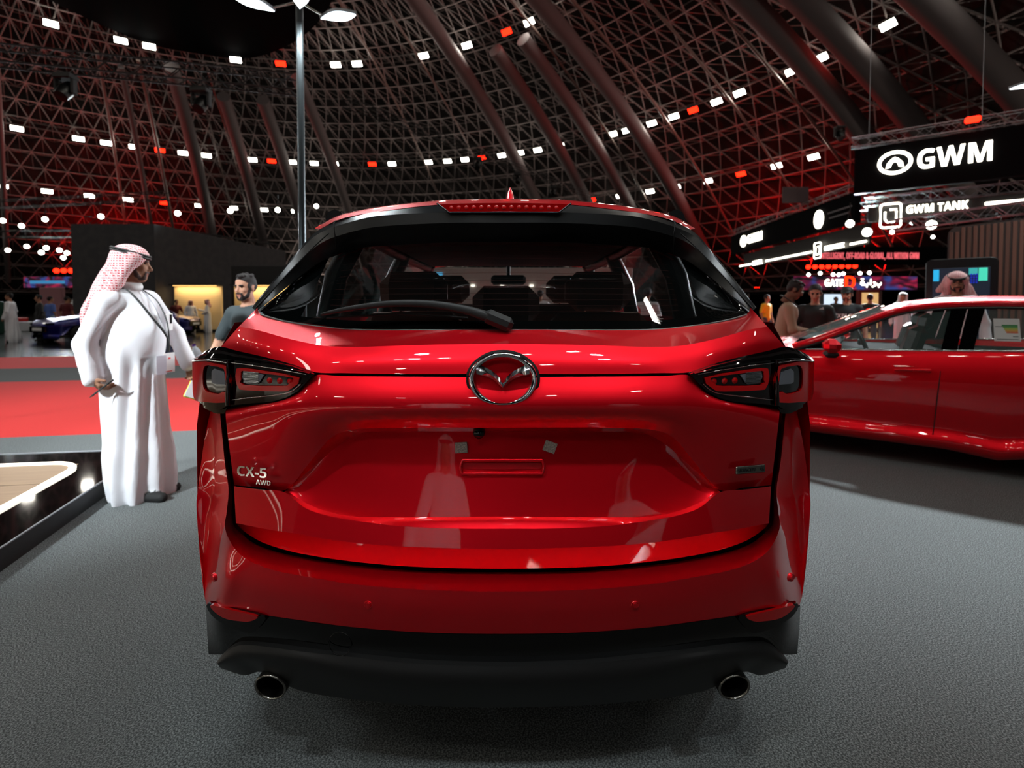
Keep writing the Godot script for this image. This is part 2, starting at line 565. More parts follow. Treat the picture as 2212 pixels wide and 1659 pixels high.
func build_spots() -> void:
	# stand spotlights hung out of the frame: one past the sedan, two over the plinth side
	spotlight("bright white spotlight hung high past the red sedan", Vector3(6.8, 6.5, -7.5), Vector3(2.6, 0, -3.3), 0.16, "stand spotlights hung over the cars", 150.0, false, 1.2, 11.5)
	spotlight("bright white spotlight hung high beside the light-loop plinth", Vector3(-4.3, 4.8, 1.8), Vector3(-2.9, 0.9, -3.7), 0.16, "stand spotlights hung over the cars", 108.0, false, 1.2, 16.5)
	spotlight("bright white spotlight hung high behind the light-loop plinth", Vector3(-7.0, 5.6, -3.6), Vector3(-4.5, 0.0, -7.2), 0.16, "stand spotlights hung over the cars", 18.0, false, 1.2, 32.0)
	for x in [-1.8, 0.0, 1.8]:
		spotlight("bright white spotlight hung high over the SUV's tail", Vector3(x, 7.2, 0.3), Vector3(x * 0.25, 1.5, -2.6), 0.14, "stand spotlights over the SUV", 14.0, false, 1.2, 15.0)
	for x in [-2.4, 2.4]:  # unseen fill lamps, added to brighten the paint of the SUV's rear
		spotlight("added white fill spotlight hung high behind the photographer", Vector3(x, 8.0, 2.4), Vector3(x * 0.1, 1.3, -1.6), 0.14, "added fill spotlights behind the photographer", 17.0, false, 1.2, 9.5)

func build_floor() -> void:
	var b := MB.new()
	b.box(T(Vector3(-27.9, -0.25, -25.6)), Vector3(214, 0.5, 214))
	M.hall_floor = mt(Color(0.055, 0.06, 0.068), 0.12)
	struct("floor", b, M.hall_floor, "dark polished hall floor", "floor")
	# carpets, laid about nine degrees off the picture plane
	M.carpet = tri_tex(mt(Color(1, 1, 1), 0.95), noise_tex(0.12, Color(0.18, 0.195, 0.197), Color(0.53, 0.55, 0.55), 1024, 3, 4), 1.1)
	M.red_carpet = tri_tex(mt(Color(1, 1, 1), 0.95), noise_tex(0.2, Color(0.72, 0.09, 0.08), Color(0.84, 0.14, 0.12), 512, 5, 3), 1.4)
	M.grey_carpet = tri_tex(mt(Color(1, 1, 1), 0.95), noise_tex(0.2, Color(0.20, 0.21, 0.21), Color(0.28, 0.29, 0.29), 512, 6, 3), 1.4)
	var turn := atan(0.166)
	var strips := [[-12.0, 5.6, "grey", "grey needle-felt carpet under the red SUV"], [5.6, 9.75, "red_near", "broad red carpet strip behind the person in white robe"], [9.75, 11.85, "grey_mid", "narrow dark grey carpet strip between the two red ones"], [11.85, 14.5, "red_far", "narrow red carpet strip beside the polished floor"]]
	for s in strips:
		b = MB.new()
		var w := 60.0
		b.box(Transform3D(Basis(Vector3.UP, turn), Basis(Vector3.UP, turn) * Vector3(8.0, 0.004, -(s[0] + s[1]) / 2.0)), Vector3(w, 0.008, s[1] - s[0]))
		struct("carpet", b, {"grey": M.carpet, "red_near": M.red_carpet, "grey_mid": M.grey_carpet, "red_far": M.red_carpet}[s[2]], s[3], "carpet")
	# the plinth with the light loops
	var c := Vector3(-3.0, 0, -4.05)          # its corner behind the robed person
	var ux := Vector3(-0.99, 0, 0.14)         # along the back edge
	var uz := Vector3(0.28, 0, 0.96)          # along the right edge, towards the camera
	var t := thing("display_plinth", "low glossy black display plinth with light loops and wood inlay", "plinth", c)
	var pl := func(x: float, z: float, y: float) -> Vector3: return ux * x + uz * z + Vector3.UP * y
	b = MB.new()
	for e in [[0, 0, 6, 0], [6, 0, 6, 7], [6, 7, 0, 7], [0, 7, 0, 0]]:
		b.quad(pl.call(e[0], e[1], 0.0), pl.call(e[2], e[3], 0.0), pl.call(e[2], e[3], 0.124), pl.call(e[0], e[1], 0.124), pl.call((e[0] + e[2]) / 2.0 - 3.0, (e[1] + e[3]) / 2.0 - 3.5, 0.0))
	part("side", b, M.black, t)
	b = MB.new()
	b.quad(pl.call(0, 0, 0.124), pl.call(6, 0, 0.124), pl.call(6, 7, 0.124), pl.call(0, 7, 0.124), Vector3.UP)
	part("top", b, M.gloss, t)
	b = MB.new()
	b.tube([pl.call(0, 0, 0.124), pl.call(0, 7, 0.124)], 0.006, 6)
	b.tube([pl.call(0, 0, 0.124), pl.call(6, 0, 0.124)], 0.006, 6)
	part("edge_trim", b, M.alu, t)
	var wood := mt(Color(1, 1, 1), 0.55)
	var wn := FastNoiseLite.new()
	wn.seed = 4
	wn.frequency = 0.02
	var im := Image.create(256, 256, false, Image.FORMAT_RGB8)
	for y in 256:
		for x in 256:
			var g := wn.get_noise_2d(x * 1.2, y * 14.0) * 0.5 + 0.5
			im.set_pixel(x, y, Color(0.42, 0.31, 0.21).lerp(Color(0.62, 0.5, 0.37), g))
	wood.albedo_texture = ImageTexture.create_from_image(im)
	M.wood = wood
	b = MB.new()
	for k in 14:   # planks
		var z0 := 0.36 + k * 0.44
		b.quad(pl.call(0.36, z0, 0.128), pl.call(5.6, z0, 0.128), pl.call(5.6, z0 + 0.434, 0.128), pl.call(0.36, z0 + 0.434, 0.128), Vector3.UP)
		part("plank", b, wood, t)
		b = MB.new()
	for lp in [[0.33, 5.65, 0.33, 6.6, 0.22, 0.022], [0.72, 5.2, 0.86, 6.1, 0.42, 0.016]]:
		var path := []
		var xs := [lp[0], lp[1]]
		var zs := [lp[2], lp[3]]
		var r: float = lp[4]
		for q in [[0, 0, PI, 1.5 * PI], [1, 0, 1.5 * PI, TAU], [1, 1, 0, 0.5 * PI], [0, 1, 0.5 * PI, PI]]:
			var cx: float = xs[q[0]] + (r if q[0] == 0 else -r)
			var cz: float = zs[q[1]] + (r if q[1] == 0 else -r)
			for k in 9:
				var f: float = lerpf(q[2], q[3], k / 8.0)
				path.append(pl.call(cx + r * cos(f), cz + r * sin(f), 0.133))
		b = MB.new()
		b.tube(path, lp[5], 8, false, true, 0.35)
		part("light_strip", b, M.led, t)

func build_dome() -> void:
	var skin := tri_tex(mt(Color(1, 1, 1), 0.9), noise_tex(0.03, Color(0.11, 0.105, 0.10), Color(0.17, 0.16, 0.15), 512, 2, 2), 0.05)
	var b := MB.new()
	var rows := []
	for i in 25:
		var row := PackedVector3Array()
		for k in 73:
			row.append(dome(k * 5.0, 3.7 + (45.9 - 3.7) * sin(PI / 2 * i / 24.0), -2.6))
		rows.append(row)
	b.grid(rows, Vector3.DOWN)
	# an outer skin, so that the roof has thickness
	rows = []
	for i in 25:
		var row := PackedVector3Array()
		for k in 73:
			row.append(dome(k * 5.0, 3.7 + (45.9 - 3.7) * sin(PI / 2 * i / 24.0), -3.2))
		rows.append(row)
	b.grid(rows, Vector3.UP)
	var roof := struct("ceiling", b, skin, "dark cladding of the dome behind the lattice", "ceiling")
	# the wall under the dome
	b = MB.new()
	rows = []
	for y in [-0.2, 3.9]:
		var row := PackedVector3Array()
		for k in 73:
			var p := dome(k * 5.0, 3.7, -2.6)
			row.append(Vector3(p.x, y, p.z))
		rows.append(row)
	b.grid(rows, Vector3.ZERO)
	for i in b.n.size():
		b.n[i] = -b.n[i]
	var wall := struct("wall_round", b, mt(Color(0.42, 0.39, 0.40), 0.8), "grey panelled wall that the dome stands on", "wall")
	b = MB.new()
	b.box(T(Vector3.ZERO), Vector3(0.35, 3.9, 0.3), 0.03)
	var fin := b.mesh()
	for k in 34:
		var o := part("panel_joint", fin, M.strut, wall)
		var p := dome(-50.0 + k * 4.0, 3.7, -2.3)
		o.position = Vector3(p.x, 1.95, p.z)
		o.rotation.y = -deg_to_rad(-50.0 + k * 4.0)
	var frame := thing("dome_frame", "grey steel space frame of struts and great pipes lining the dome", "frame")
	frame.set_meta("kind", "structure")
	# ribs: great pipes along the meridians
	for r in [[-24.0, 8.0, 34.6, 0.95], [-17.6, 8.0, 33.0, 0.95], [-11.6, 8.0, 33.0, 0.95], [-4.2, 6.0, 34.8, 0.85], [25.7, 6.0, 45.0, 1.0], [33.0, 6.0, 34.8, 0.95], [38.4, 6.0, 34.8, 0.95], [44.8, 6.0, 45.0, 1.05], [65.2, 14.0, 45.0, 1.2], [68.9, 14.0, 45.0, 1.2], [75.2, 14.0, 45.0, 1.25], [-31.0, 6.0, 34.0, 0.4], [-45.0, 6.0, 34.0, 0.4]]:
		var path := []
		for k in 19:
			path.append(dome(r[0], lerpf(r[1], r[2], k / 18.0), 3.0))
		b = MB.new()
		b.tube(path, r[3], 14)
		part("rib_pipe", b, mt(Color(0.40, 0.37, 0.37), 0.8), frame)
	# thin masts and ties
	for r in [[-33.8, 5.0, 35.0, 0.22], [-28.6, 5.0, 35.0, 0.26], [-21.0, 5.0, 35.0, 0.14], [-18.9, 5.0, 35.0, 0.12], [40.6, 6.0, 44.0, 0.16], [48.6, 6.0, 44.0, 0.2], [10.6, 14.0, 44.0, 0.16], [19.0, 8.0, 44.0, 0.14], [56.5, 8.0, 44.0, 0.17], [62.0, 8.0, 44.0, 0.17]]:
		var path := []
		for k in 13:
			path.append(dome(r[0], lerpf(r[1], r[2], k / 12.0), 2.4))
		b = MB.new()
		b.tube(path, r[3], 8)
		part("tie_rod", b, mt(Color(0.52, 0.45, 0.42), 0.5), frame)
	# the lattice: two layers of struts
	var unit := MB.new()
	unit.tube([Vector3.ZERO, Vector3.UP], 1.0, 6, false)
	var strut := unit.mesh()
	var nodes := []
	var outer := []
	var nring := 27
	var ncol := 72
	for i in nring:
		var th := lerpf(acos((4.2 - DOME_C.y) / DOME_R), acos((44.6 - DOME_C.y) / DOME_R), float(i) / (nring - 1))
		var h := DOME_C.y + DOME_R * cos(th)
		var ra := []
		var rb := []
		for k in ncol:
			ra.append(dome(-66.0 + (k + 0.5 * (i % 2)) * 2.15, h, 0.6))
			rb.append(dome(-66.0 + (k + 0.5 * (i % 2) + 0.5) * 2.15, h + 0.5, -1.7))
		nodes.append(ra)
		outer.append(rb)
	var segs := []
	for i in nring:
		for k in ncol - 1:
			segs.append([nodes[i][k], nodes[i][k + 1], 0.105])
			segs.append([nodes[i][k], outer[i][k], 0.07])
			segs.append([nodes[i][k + 1], outer[i][k], 0.07])
			if i % 2 == 0:
				segs.append([outer[i][k], outer[i][k + 1], 0.085])
			if i < nring - 1:
				var s := 1 if i % 2 else 0
				segs.append([nodes[i][k], nodes[i + 1][k], 0.09])
				segs.append([nodes[i][k], nodes[i + 1][clampi(k + (1 if s else -1), 0, ncol - 1)], 0.09])
				segs.append([outer[i][k], nodes[i + 1][clampi(k + s, 0, ncol - 1)], 0.07])
	var scored := []
	for i in segs.size():
		var m: Vector3 = (segs[i][0] + segs[i][1]) / 2.0
		var d := m - Vector3(0, EYE, 0)
		var vx := d.x / -d.z
		var vy := d.y / -d.z
		var inside: bool = d.z < 0.0 and absf(vx) < 1.04 and vy > 0.12 and vy < 0.64
		scored.append([(segs[i][0].distance_to(segs[i][1]) * segs[i][2] / d.length_squared()) if inside else 0.0, i])
	scored.sort_custom(func(x, y): return x[0] > y[0])
	b = MB.new()
	var big := {}
	for i in 300:
		big[scored[i][1]] = true
	for i in segs.size():
		var s: Array = segs[i]
		var l: float = s[0].distance_to(s[1])
		if l < 0.05:
			continue
		if big.has(i):
			var o := part("strut", strut, M.strut, frame)
			var f := along(s[0], s[1])
			o.transform = Transform3D(Basis(f.basis.x * s[2], f.basis.y * l, f.basis.z * s[2]), s[0])
		else:
			b.tube([s[0], s[1]], s[2], 3, false)
	part("strut_lattice", b, M.strut, frame, "lattice of grey steel struts lining the dome").set_meta("kind", "stuff")
	# the black sheet that closes the crown of the dome
	b = MB.new()
	rows = []
	for i in 10:
		var row := PackedVector3Array()
		for k in 60:
			var az := -120.0 + k * 2.4
			var low := 36.9 + maxf(0.0, az + 14.0) ** 1.3 * 0.055 + maxf(0.0, -26.0 - az) ** 1.2 * 0.055
			row.append(dome(az, minf(lerpf(low, 45.0, i / 9.0), 45.0), 0.9))
		rows.append(row)
	b.grid(rows, Vector3.DOWN)
	part("crown_sheet", b, M.velvet, frame, "black sheet closing the crown of the dome")
	# floodlights on three rings
	var lamp := MB.new()
	lamp.box(Transform3D(Basis(Vector3.RIGHT, -0.85)) * T(Vector3(0, 0.14, 0)), Vector3(1.5, 0.22, 0.8), 0.05)
	var face := MB.new()
	face.box(Transform3D(Basis(Vector3.RIGHT, -0.85)) * T(Vector3(0, 0.0, 0)), Vector3(1.4, 0.12, 0.72), 0.03)
	var bracket := MB.new()
	bracket.tube([Vector3(-0.5, 0.2, 0), Vector3(-0.5, 0.45, 0), Vector3(0.5, 0.45, 0), Vector3(0.5, 0.2, 0)], 0.04, 6)
	bracket.tube([Vector3(0, 0.45, 0), Vector3(0, 0.6, 0)], 0.05, 6)
	var meshes := [lamp.mesh(), face.mesh(), bracket.mesh()]
	var rings := [
		[36.6, [-38.9, -30.6, -26.9, -14.3, 2.6, 6.5, 19.1, 27.5, 39.5, 43.6], [-7.0, 35.2], "upper", 47.2],
		[27.9, [-43.5, -37.6, -34.7, -31.6, -25.8, -22.8, -16.6, -10.9, -7.6, -4.5, 4.7, 10.7, 13.9, 16.8, 22.9, 25.9, 28.8, 32.4, 40.4, 42.5, 46.0, 49.0, 54.4, 57.1, 62.7, 65.5, 71.2], [-28.6, -13.9, 1.5, 19.6, 37.4, 51.5, 68.2], "middle", 67.0],
		[21.0, [-45.1, -41.2, -37.2, -33.2, -25.1, -20.8, -16.8, -12.5, 37.0, 41.1, 44.5, 48.4, 56.0, 59.6], [-29.2, 33.0, 52.2], "lower", 78.4]]
	for r in rings:
		var rest := []
		var a0 := 80.0
		while a0 < 310.0 and r[0] > 25.0:
			rest.append(a0)
			a0 += 7.5 if r[0] > 30.0 else 10.0
		for kind in [0, 1]:
			for az in (r[1] + rest if kind == 0 else r[2]):
				var at := Vector3(DOME_C.x + r[4] * sin(deg_to_rad(az)), r[0], DOME_C.z - r[4] * cos(deg_to_rad(az)))
				var t := thing("floodlight", ("white floodlight hung on the %s lamp ring of the dome" if kind == 0 else "red floodlight hung on the %s lamp ring of the dome") % r[3], "floodlight", at, -deg_to_rad(az), ("white floodlights on the %s ring" if kind == 0 else "red floodlights on the %s ring") % r[3])
				part("housing", meshes[0], M.black, t)
				part("light_face", meshes[1], M.lamp_white if kind == 0 else M.lamp_red, t)
				part("bracket", meshes[2], M.alu, t)
				area(Vector3(0, -0.08, 0.09), Vector3(0, -2.08, 2.37), Vector2(1.3, 0.6), (22.0 if r[0] > 30.0 else 12.0) if kind == 0 else 6.0, Color(1.0, 0.97, 0.92) if kind == 0 else Color(1, 0.08, 0.03), t)
		# the cable tray that the lamps hang from
		var path := []
		for k in 121:
			path.append(Vector3(DOME_C.x + r[4] * sin(deg_to_rad(k * 3.0)), r[0] + 0.55, DOME_C.z - r[4] * cos(deg_to_rad(k * 3.0))))
		b = MB.new()
		b.tube(path, 0.09, 6, false, true)
		part("cable_tray", b, mt(Color(0.5, 0.48, 0.47), 0.5), frame)
	# wash lights at the foot of the dome: two red ones and several unseen white ones added as bounce on the lattice
	for w in [[-33.0, true, 900.0], [-38.0, true, 400.0], [55.0, true, 500.0], [60.0, true, 450.0], [48.5, true, 200.0], [-10.0, false, 280.0], [8.0, false, 300.0], [30.0, false, 320.0], [-55.0, false, 220.0], [80.0, false, 250.0]]:
		var at := dome(w[0], 4.6, 2.4)
		var up := dome(w[0], 30.0, 2.0)
		var t := thing("wash_light", ("red wash light at the foot of the dome wall" if w[1] else "added white wash light at the foot of the dome wall"), "wash light", at, -deg_to_rad(w[0]), "red wash lights under the dome" if w[1] else "added white wash lights under the dome")
		b = MB.new()
		b.box(T(), Vector3(0.9, 0.3, 0.5), 0.05)
		part("housing", b, M.black, t)
		b = MB.new()
		b.box(T(Vector3(0, 0.18, 0.05)), Vector3(0.8, 0.06, 0.4), 0.01)
		part("light_face", b, M.lamp_red if w[1] else M.lamp_white, t)
		spot(Vector3(0, 0.3, 0.1), Vector3(0, 25.0, 22.0), 50.0 if w[1] else 62.0, w[2], Color(1, 0.03, 0.03) if w[1] else Color(1.0, 0.92, 0.86), 0.4, t)

func sq(name: String) -> Array:
	# a traced right-hand curve of the SUV as points in its own axes
	var o := []
	for p in SUV[name]:
		o.append(Vector3(p[0], p[1], -p[2]) / 1000.0)
	return o

func both(name: String, dz := 0.0) -> Array:
	# the same curve from the left end over the middle to the right end
	var r := sq(name)
	r[0].x = 0.0
	var o := []
	for i in range(r.size() - 1, 0, -1):
		o.append(Vector3(-r[i].x, r[i].y, r[i].z + dz))
	for p in r:
		o.append(p + Vector3(0, 0, dz))
	return o

func lofted(names: Array, per_u := 5, per_v := 5) -> MB:
	var c := []
	for k in names:
		c.append(both(k))
	return loft(c, per_u, per_v, Vector3(0, 0.1, 1))

func lamp_depth(x: float) -> float:
	var t := [[0.40, 0.066], [0.481, 0.075], [0.545, 0.086], [0.626, 0.105], [0.714, 0.134], [0.784, 0.166], [0.840, 0.200], [0.88, 0.232], [0.905, 0.258], [0.93, 0.31]]
	x = clampf(absf(x), 0.4, 0.93)
	for i in t.size() - 1:
		if x <= t[i + 1][0]:
			return lerpf(t[i][1], t[i + 1][1], (x - t[i][0]) / (t[i + 1][0] - t[i][0]))
	return t[-1][1]

func body_depth(x: float) -> float:
	x = absf(x)
	var t := clampf((x - 0.4) / 0.53, 0.0, 1.0)
	return 0.05 * (x / 0.7) ** 2 + 0.20 * (1.0 - (1.0 - t ** 2.2) ** (1.0 / 2.2))

func plate(poly: PackedVector2Array, depth: Callable, off: float, thick: float, b: MB = null) -> MB:
	# a plate with an outline in x and y that follows a surface z = -(depth(x) + off)
	if b == null:
		b = MB.new()
	var lo := 9.0
	var hi := -9.0
	for p in poly:
		lo = minf(lo, p.x)
		hi = maxf(hi, p.x)
	var step := 0.02
	var f := func(p: Vector2, back: float) -> Vector3: return Vector3(p.x, p.y, -(depth.call(p.x) + off + back))
	var nrm := func(x: float) -> Vector3: return Vector3((depth.call(x + 0.003) - depth.call(x - 0.003)) / 0.006, 0, 1).normalized()
	for k in range(floori(lo / step), ceili(hi / step)):
		var strip := PackedVector2Array([Vector2(k * step, -5), Vector2((k + 1) * step, -5), Vector2((k + 1) * step, 5), Vector2(k * step, 5)])
		for piece in Geometry2D.intersect_polygons(poly, strip):
			var tr := Geometry2D.triangulate_polygon(piece)
			var base := b.v.size()
			for p in piece:
				b.vert(f.call(p, 0.0), nrm.call(p.x), p)
			for j in range(0, tr.size(), 3):
				b.tri(base + tr[j], base + tr[j + 1], base + tr[j + 2])
	var cw := Geometry2D.is_polygon_clockwise(poly)
	for k in poly.size():
		var a := poly[k]
		var e := poly[(k + 1) % poly.size()]
		var m := maxi(1, ceili(absf(e.x - a.x) / step))
		var o := Vector2(e.y - a.y, a.x - e.x) * (-1.0 if cw else 1.0)
		for j in m:
			var p := a.lerp(e, float(j) / m)
			var q := a.lerp(e, float(j + 1) / m)
			b.quad(f.call(p, 0.0), f.call(q, 0.0), f.call(q, thick), f.call(p, thick), Vector3(o.x, o.y, 0))
	return b

func flip(poly: PackedVector2Array) -> PackedVector2Array:
	var o := PackedVector2Array()
	for p in poly:
		o.append(Vector2(-p.x, p.y))
	return o

func outline(name: String, per := 0) -> PackedVector2Array:
	var o := PackedVector2Array()
	var src := []
	for p in SUV[name]:
		src.append(Vector2(p[0], p[1]) / 1000.0)
	if per == 0:
		return PackedVector2Array(src)
	var m := src.size()
	for i in m:   # a closed rounded outline
		for k in per:
			o.append(src[i].cubic_interpolate(src[(i + 1) % m], src[(i - 1 + m) % m], src[(i + 2) % m], float(k) / per))
	return o

func ring_plate(outer: PackedVector2Array, inner: PackedVector2Array, depth: Callable, off: float, thick: float) -> MB:
	# a frame between two outlines: bridged into one polygon
	var b := MB.new()
	var cut := inner
	if Geometry2D.is_polygon_clockwise(outer) == Geometry2D.is_polygon_clockwise(inner):
		cut = inner.duplicate()
		cut.reverse()
	var bi := 0
	var bj := 0
	for i in outer.size():
		for j in cut.size():
			if outer[i].distance_squared_to(cut[j]) < outer[bi].distance_squared_to(cut[bj]):
				bi = i
				bj = j
	var poly := PackedVector2Array()
	for i in outer.size() + 1:
		poly.append(outer[(bi + i) % outer.size()] + (Vector2(0, 0.0001) if i == outer.size() else Vector2.ZERO))
	for j in cut.size() + 1:
		poly.append(cut[(bj + j) % cut.size()] + (Vector2(0.0001, 0) if j == 0 else Vector2.ZERO))
	return plate(poly, depth, off, thick, b)

func build_suv() -> void:
	var t := thing("red_suv", "glossy red SUV seen from behind on grey carpet", "car", Vector3(-0.0256, 0, -1.18))
	# tailgate
	var b := lofted(["ta", "tb", "tc"], 6, 6)
	loft([both("tc"), both("td")], 6, 4, Vector3(0, 0.4, 1), b)
	var gate := part("tailgate", b, M.red, t)
	b = lofted(["ma", "mb", "mc"], 6, 6)
	part("tailgate_panel", b, M.red, gate)
	# the number-plate recess: wall, floor, lip
	var cut := func(name: String, count: int) -> Array:
		var r := sq(name).slice(0, count)
		r[0].x = 0.0
		var o := []
		for i in range(r.size() - 1, 0, -1):
			o.append(Vector3(-r[i].x, r[i].y, r[i].z))
		return o + r
	b = MB.new()
	loft([cut.call("mc", 7), cut.call("rc", 7)], 6, 2, Vector3(0, -1, 0.4), b)
	loft([cut.call("rc", 7), cut.call("rm", 7), cut.call("re", 7)], 6, 5, Vector3(0, 0, 1), b)
	loft([cut.call("re", 7), cut.call("rf", 7), cut.call("la", 7)], 6, 4, Vector3(0, 1, 1), b)
	part("plate_recess", b, M.red, gate)
	b = lofted(["la", "lb"], 6, 4)
	loft([both("lb"), both("lc")], 6, 4, Vector3(0, -0.3, 1), b)
	# turned-in bottom edge
	var low := both("lc")
	var back := []
	for p in low:
		back.append(p + Vector3(0, 0.004, -0.05))
	loft([low, back], 6, 1, Vector3(0, -1, 0), b)
	part("tailgate_lower", b, M.red, gate)
	# handle slot in the recess
	b = MB.new()
	var slot := []
	for k in 32:
		var f := TAU * k / 32
		slot.append(Vector3(clampf(cos(f) * 2.0, -1, 1) * 0.0 + (0.098 if cos(f) > 0 else -0.098) + cos(f) * 0.012, 0.886 + clampf(sin(f) * 1.2, -1, 1) * 0.018, -0.105))
	var slot_in := []
	for p in slot:
		slot_in.append(Vector3(p.x * 0.95, 0.886 + (p.y - 0.886) * 0.45, -0.112))
	b.tube(slot, 0.0045, 8, false, true)
	part("handle_slot_rim", b, M.red, gate)
	b = MB.new()
	b.disc(Vector3(0, 0.886, -0.103), slot_in, Vector3(0, 0, 1))
	part("handle_slot", b, M.red, gate)
	for q in [[-0.110, 0.934, 0.06], [0.127, 0.936, -0.35]]:
		b = MB.new()
		b.box(Transform3D(Basis(Vector3.BACK, q[2]), Vector3(q[0], q[1], -0.117)), Vector3(0.033, 0.029, 0.004), 0.001)
		part("tape_patch", b, tri_tex(mt(Color(1, 1, 1), 0.6), noise_tex(0.08, Color(0.62, 0.6, 0.58), Color(0.84, 0.82, 0.78), 128, 9, 2), 20.0), gate, "small grey tape patch")
	b = MB.new()
	b.lathe(Transform3D(Basis(Vector3.RIGHT, 1.9), Vector3(-0.06, 0.984, -0.085)), [Vector2(0.0, 0.016), Vector2(0.012, 0.014), Vector2(0.016, 0.004), Vector2(0.016, -0.01)], 14)
	part("reversing_camera", b, M.gloss, gate)
	# the shut line between tailgate halves and round the gate, seen as dark gaps
	b = MB.new()
	loft([both("ta", -0.012), both("ma", -0.012)], 6, 1, Vector3(0, 0, 1), b)
	var edge := []
	for k in ["lc", "ka"]:
		edge.append(both(k, -0.03))
	b.grid([PackedVector3Array(cat(both("lc", -0.02), 6)), PackedVector3Array(cat(both("lc", -0.20), 6))], Vector3(0, -1, 0))
	var ka := both("ka", -0.02)
	var kin := []
	for p in ka:
		kin.append(Vector3(p.x * 0.93, p.y + 0.05, p.z - 0.05))
	loft([ka, kin], 5, 1, Vector3(0, 0, 1), b)
	part("shut_line", b, M.gap, t)
	# bumper
	b = lofted(["ka", "kb"], 5, 3)
	loft([both("kb"), both("kc"), both("kd")], 5, 6, Vector3(0, 0, 1), b)
	# wrap to the side
	var wrap := sq("kd").slice(7)
	for s in [-1.0, 1.0]:
		var c0 := []
		var c1 := []
		for p in wrap:
			c0.append(Vector3(p.x * s, p.y, p.z))
			c1.append(Vector3(0.928 * s, p.y, p.z - 0.30))
		loft([c0, c1], 4, 3, Vector3(s, 0, 0), b)
	var bumper := part("bumper", b, M.red, t)
	for s in [-1.0, 1.0]:
		for q in [[0.330, 0.573, 0.0115, 0.010], [0.764, 0.593, 0.098, 0.010]]:
			var nx := (body_depth(q[0] + 0.01) - body_depth(q[0] - 0.01)) / 0.02
			var nn := Vector3(nx * s, 0, 1).normalized()
			b = MB.new()
			var f := along(Vector3(q[0] * s, q[1], -q[2]), Vector3(q[0] * s, q[1], -q[2]) + nn)
			b.lathe(f, [Vector2(0, 0.004), Vector2(q[3] * 0.6, 0.004), Vector2(q[3] * 0.6, 0.004), Vector2(q[3] * 0.7, 0.001), Vector2(q[3] * 0.85, 0.001), Vector2(q[3], 0.003), Vector2(q[3] * 1.2, -0.003)], 20)
			part("parking_sensor", b, M.red, bumper)
	# gloss black band, its corner reflectors and towing cap
	b = MB.new()
	loft([both("ga"), both("gb"), both("gc")], 5, 5, Vector3(0, 0, 1), b)
	for s in [-1.0, 1.0]:
		var c0 := []
		var c1 := []
		for k in ["ga", "gb", "gc"]:
			var p: Vector3 = sq(k)[-1]
			c0.append(Vector3(p.x * s, p.y, p.z))
			c1.append(Vector3(0.90 * s, p.y, p.z - 0.3))
		loft([c0, c1], 3, 3, Vector3(s, 0, 0), b)
	var band := part("bumper_band", b, M.gloss, t, "gloss black lower bumper band")
	b = MB.new()
	var cap := []
	for k in 28:
		var f := TAU * k / 28
		var p := Vector3(-0.407 + cos(f) * 0.029, 0.462 + sin(f) * 0.030, 0)
		cap.append(Vector3(p.x, p.y, -(0.0145 + body_depth(p.x)) + 0.002))
	b.tube(cap, 0.0011, 5, false, true)
	part("towing_cap", b, M.gloss, band)
	for s in [1.0, -1.0]:
		var bp := outline("reflector_pocket", 3)
		var rp := outline("reflector", 3)
		b = plate(bp if s > 0 else flip(bp), body_depth, 0.003, 0.012)
		var pocket := part("reflector_pocket", b, M.gloss, band)
		b = plate(rp if s > 0 else flip(rp), body_depth, -0.004, 0.012)
		part("reflector", b, mt(Color(0.62, 0.02, 0.03), 0.25, 0.0, 0.6), pocket, "red plastic reflector")
	# diffuser
	b = MB.new()
	loft([both("da"), both("db"), both("dc")], 5, 5, Vector3(0, -0.2, 1), b)
	var lowc := both("dc")
	var under := []
	for p in lowc:
		under.append(Vector3(p.x * 0.95, maxf(p.y - 0.03, 0.22), p.z - 0.5))
	loft([lowc, under], 5, 2, Vector3(0, -1, 0), b)
	var rim := both("da")
	var rim_in := []
	for p in rim:
		rim_in.append(p + Vector3(0, 0.004, -0.03))
	loft([rim, rim_in], 5, 1, Vector3(0, 1, 0.2), b)
	part("diffuser", b, M.matte, t, "matte dark grey plastic diffuser")
	for s in [-1.0, 1.0]:
		b = MB.new()
		var f := Transform3D(Basis(Vector3(1, 0, 0), Vector3(0, 0.06, 1).normalized(), Vector3(0, -1, 0.06).normalized()), Vector3(0.609 * s, 0.312, -0.075))
		f.basis = f.basis * Basis(Vector3.UP, 0.28 * s)
		f.basis = Basis(f.basis.x, f.basis.y, f.basis.z * 0.72)
		b.lathe(f, [Vector2(0.028, -0.14), Vector2(0.032, -0.05), Vector2(0.035, -0.006), Vector2(0.038, 0.0), Vector2(0.041, 0.0), Vector2(0.0435, -0.005), Vector2(0.043, -0.02), Vector2(0.040, -0.16)], 32)
		var ex := part("exhaust_tip", b, M.steel, t)
		b = MB.new()
		b.lathe(f, [Vector2(0, -0.138), Vector2(0.0315, -0.138)], 24)
		part("exhaust_bore", b, M.gap, ex)
	suv_lamps(t)
	suv_top(t)
	suv_marks(gate)
	suv_rest(t)

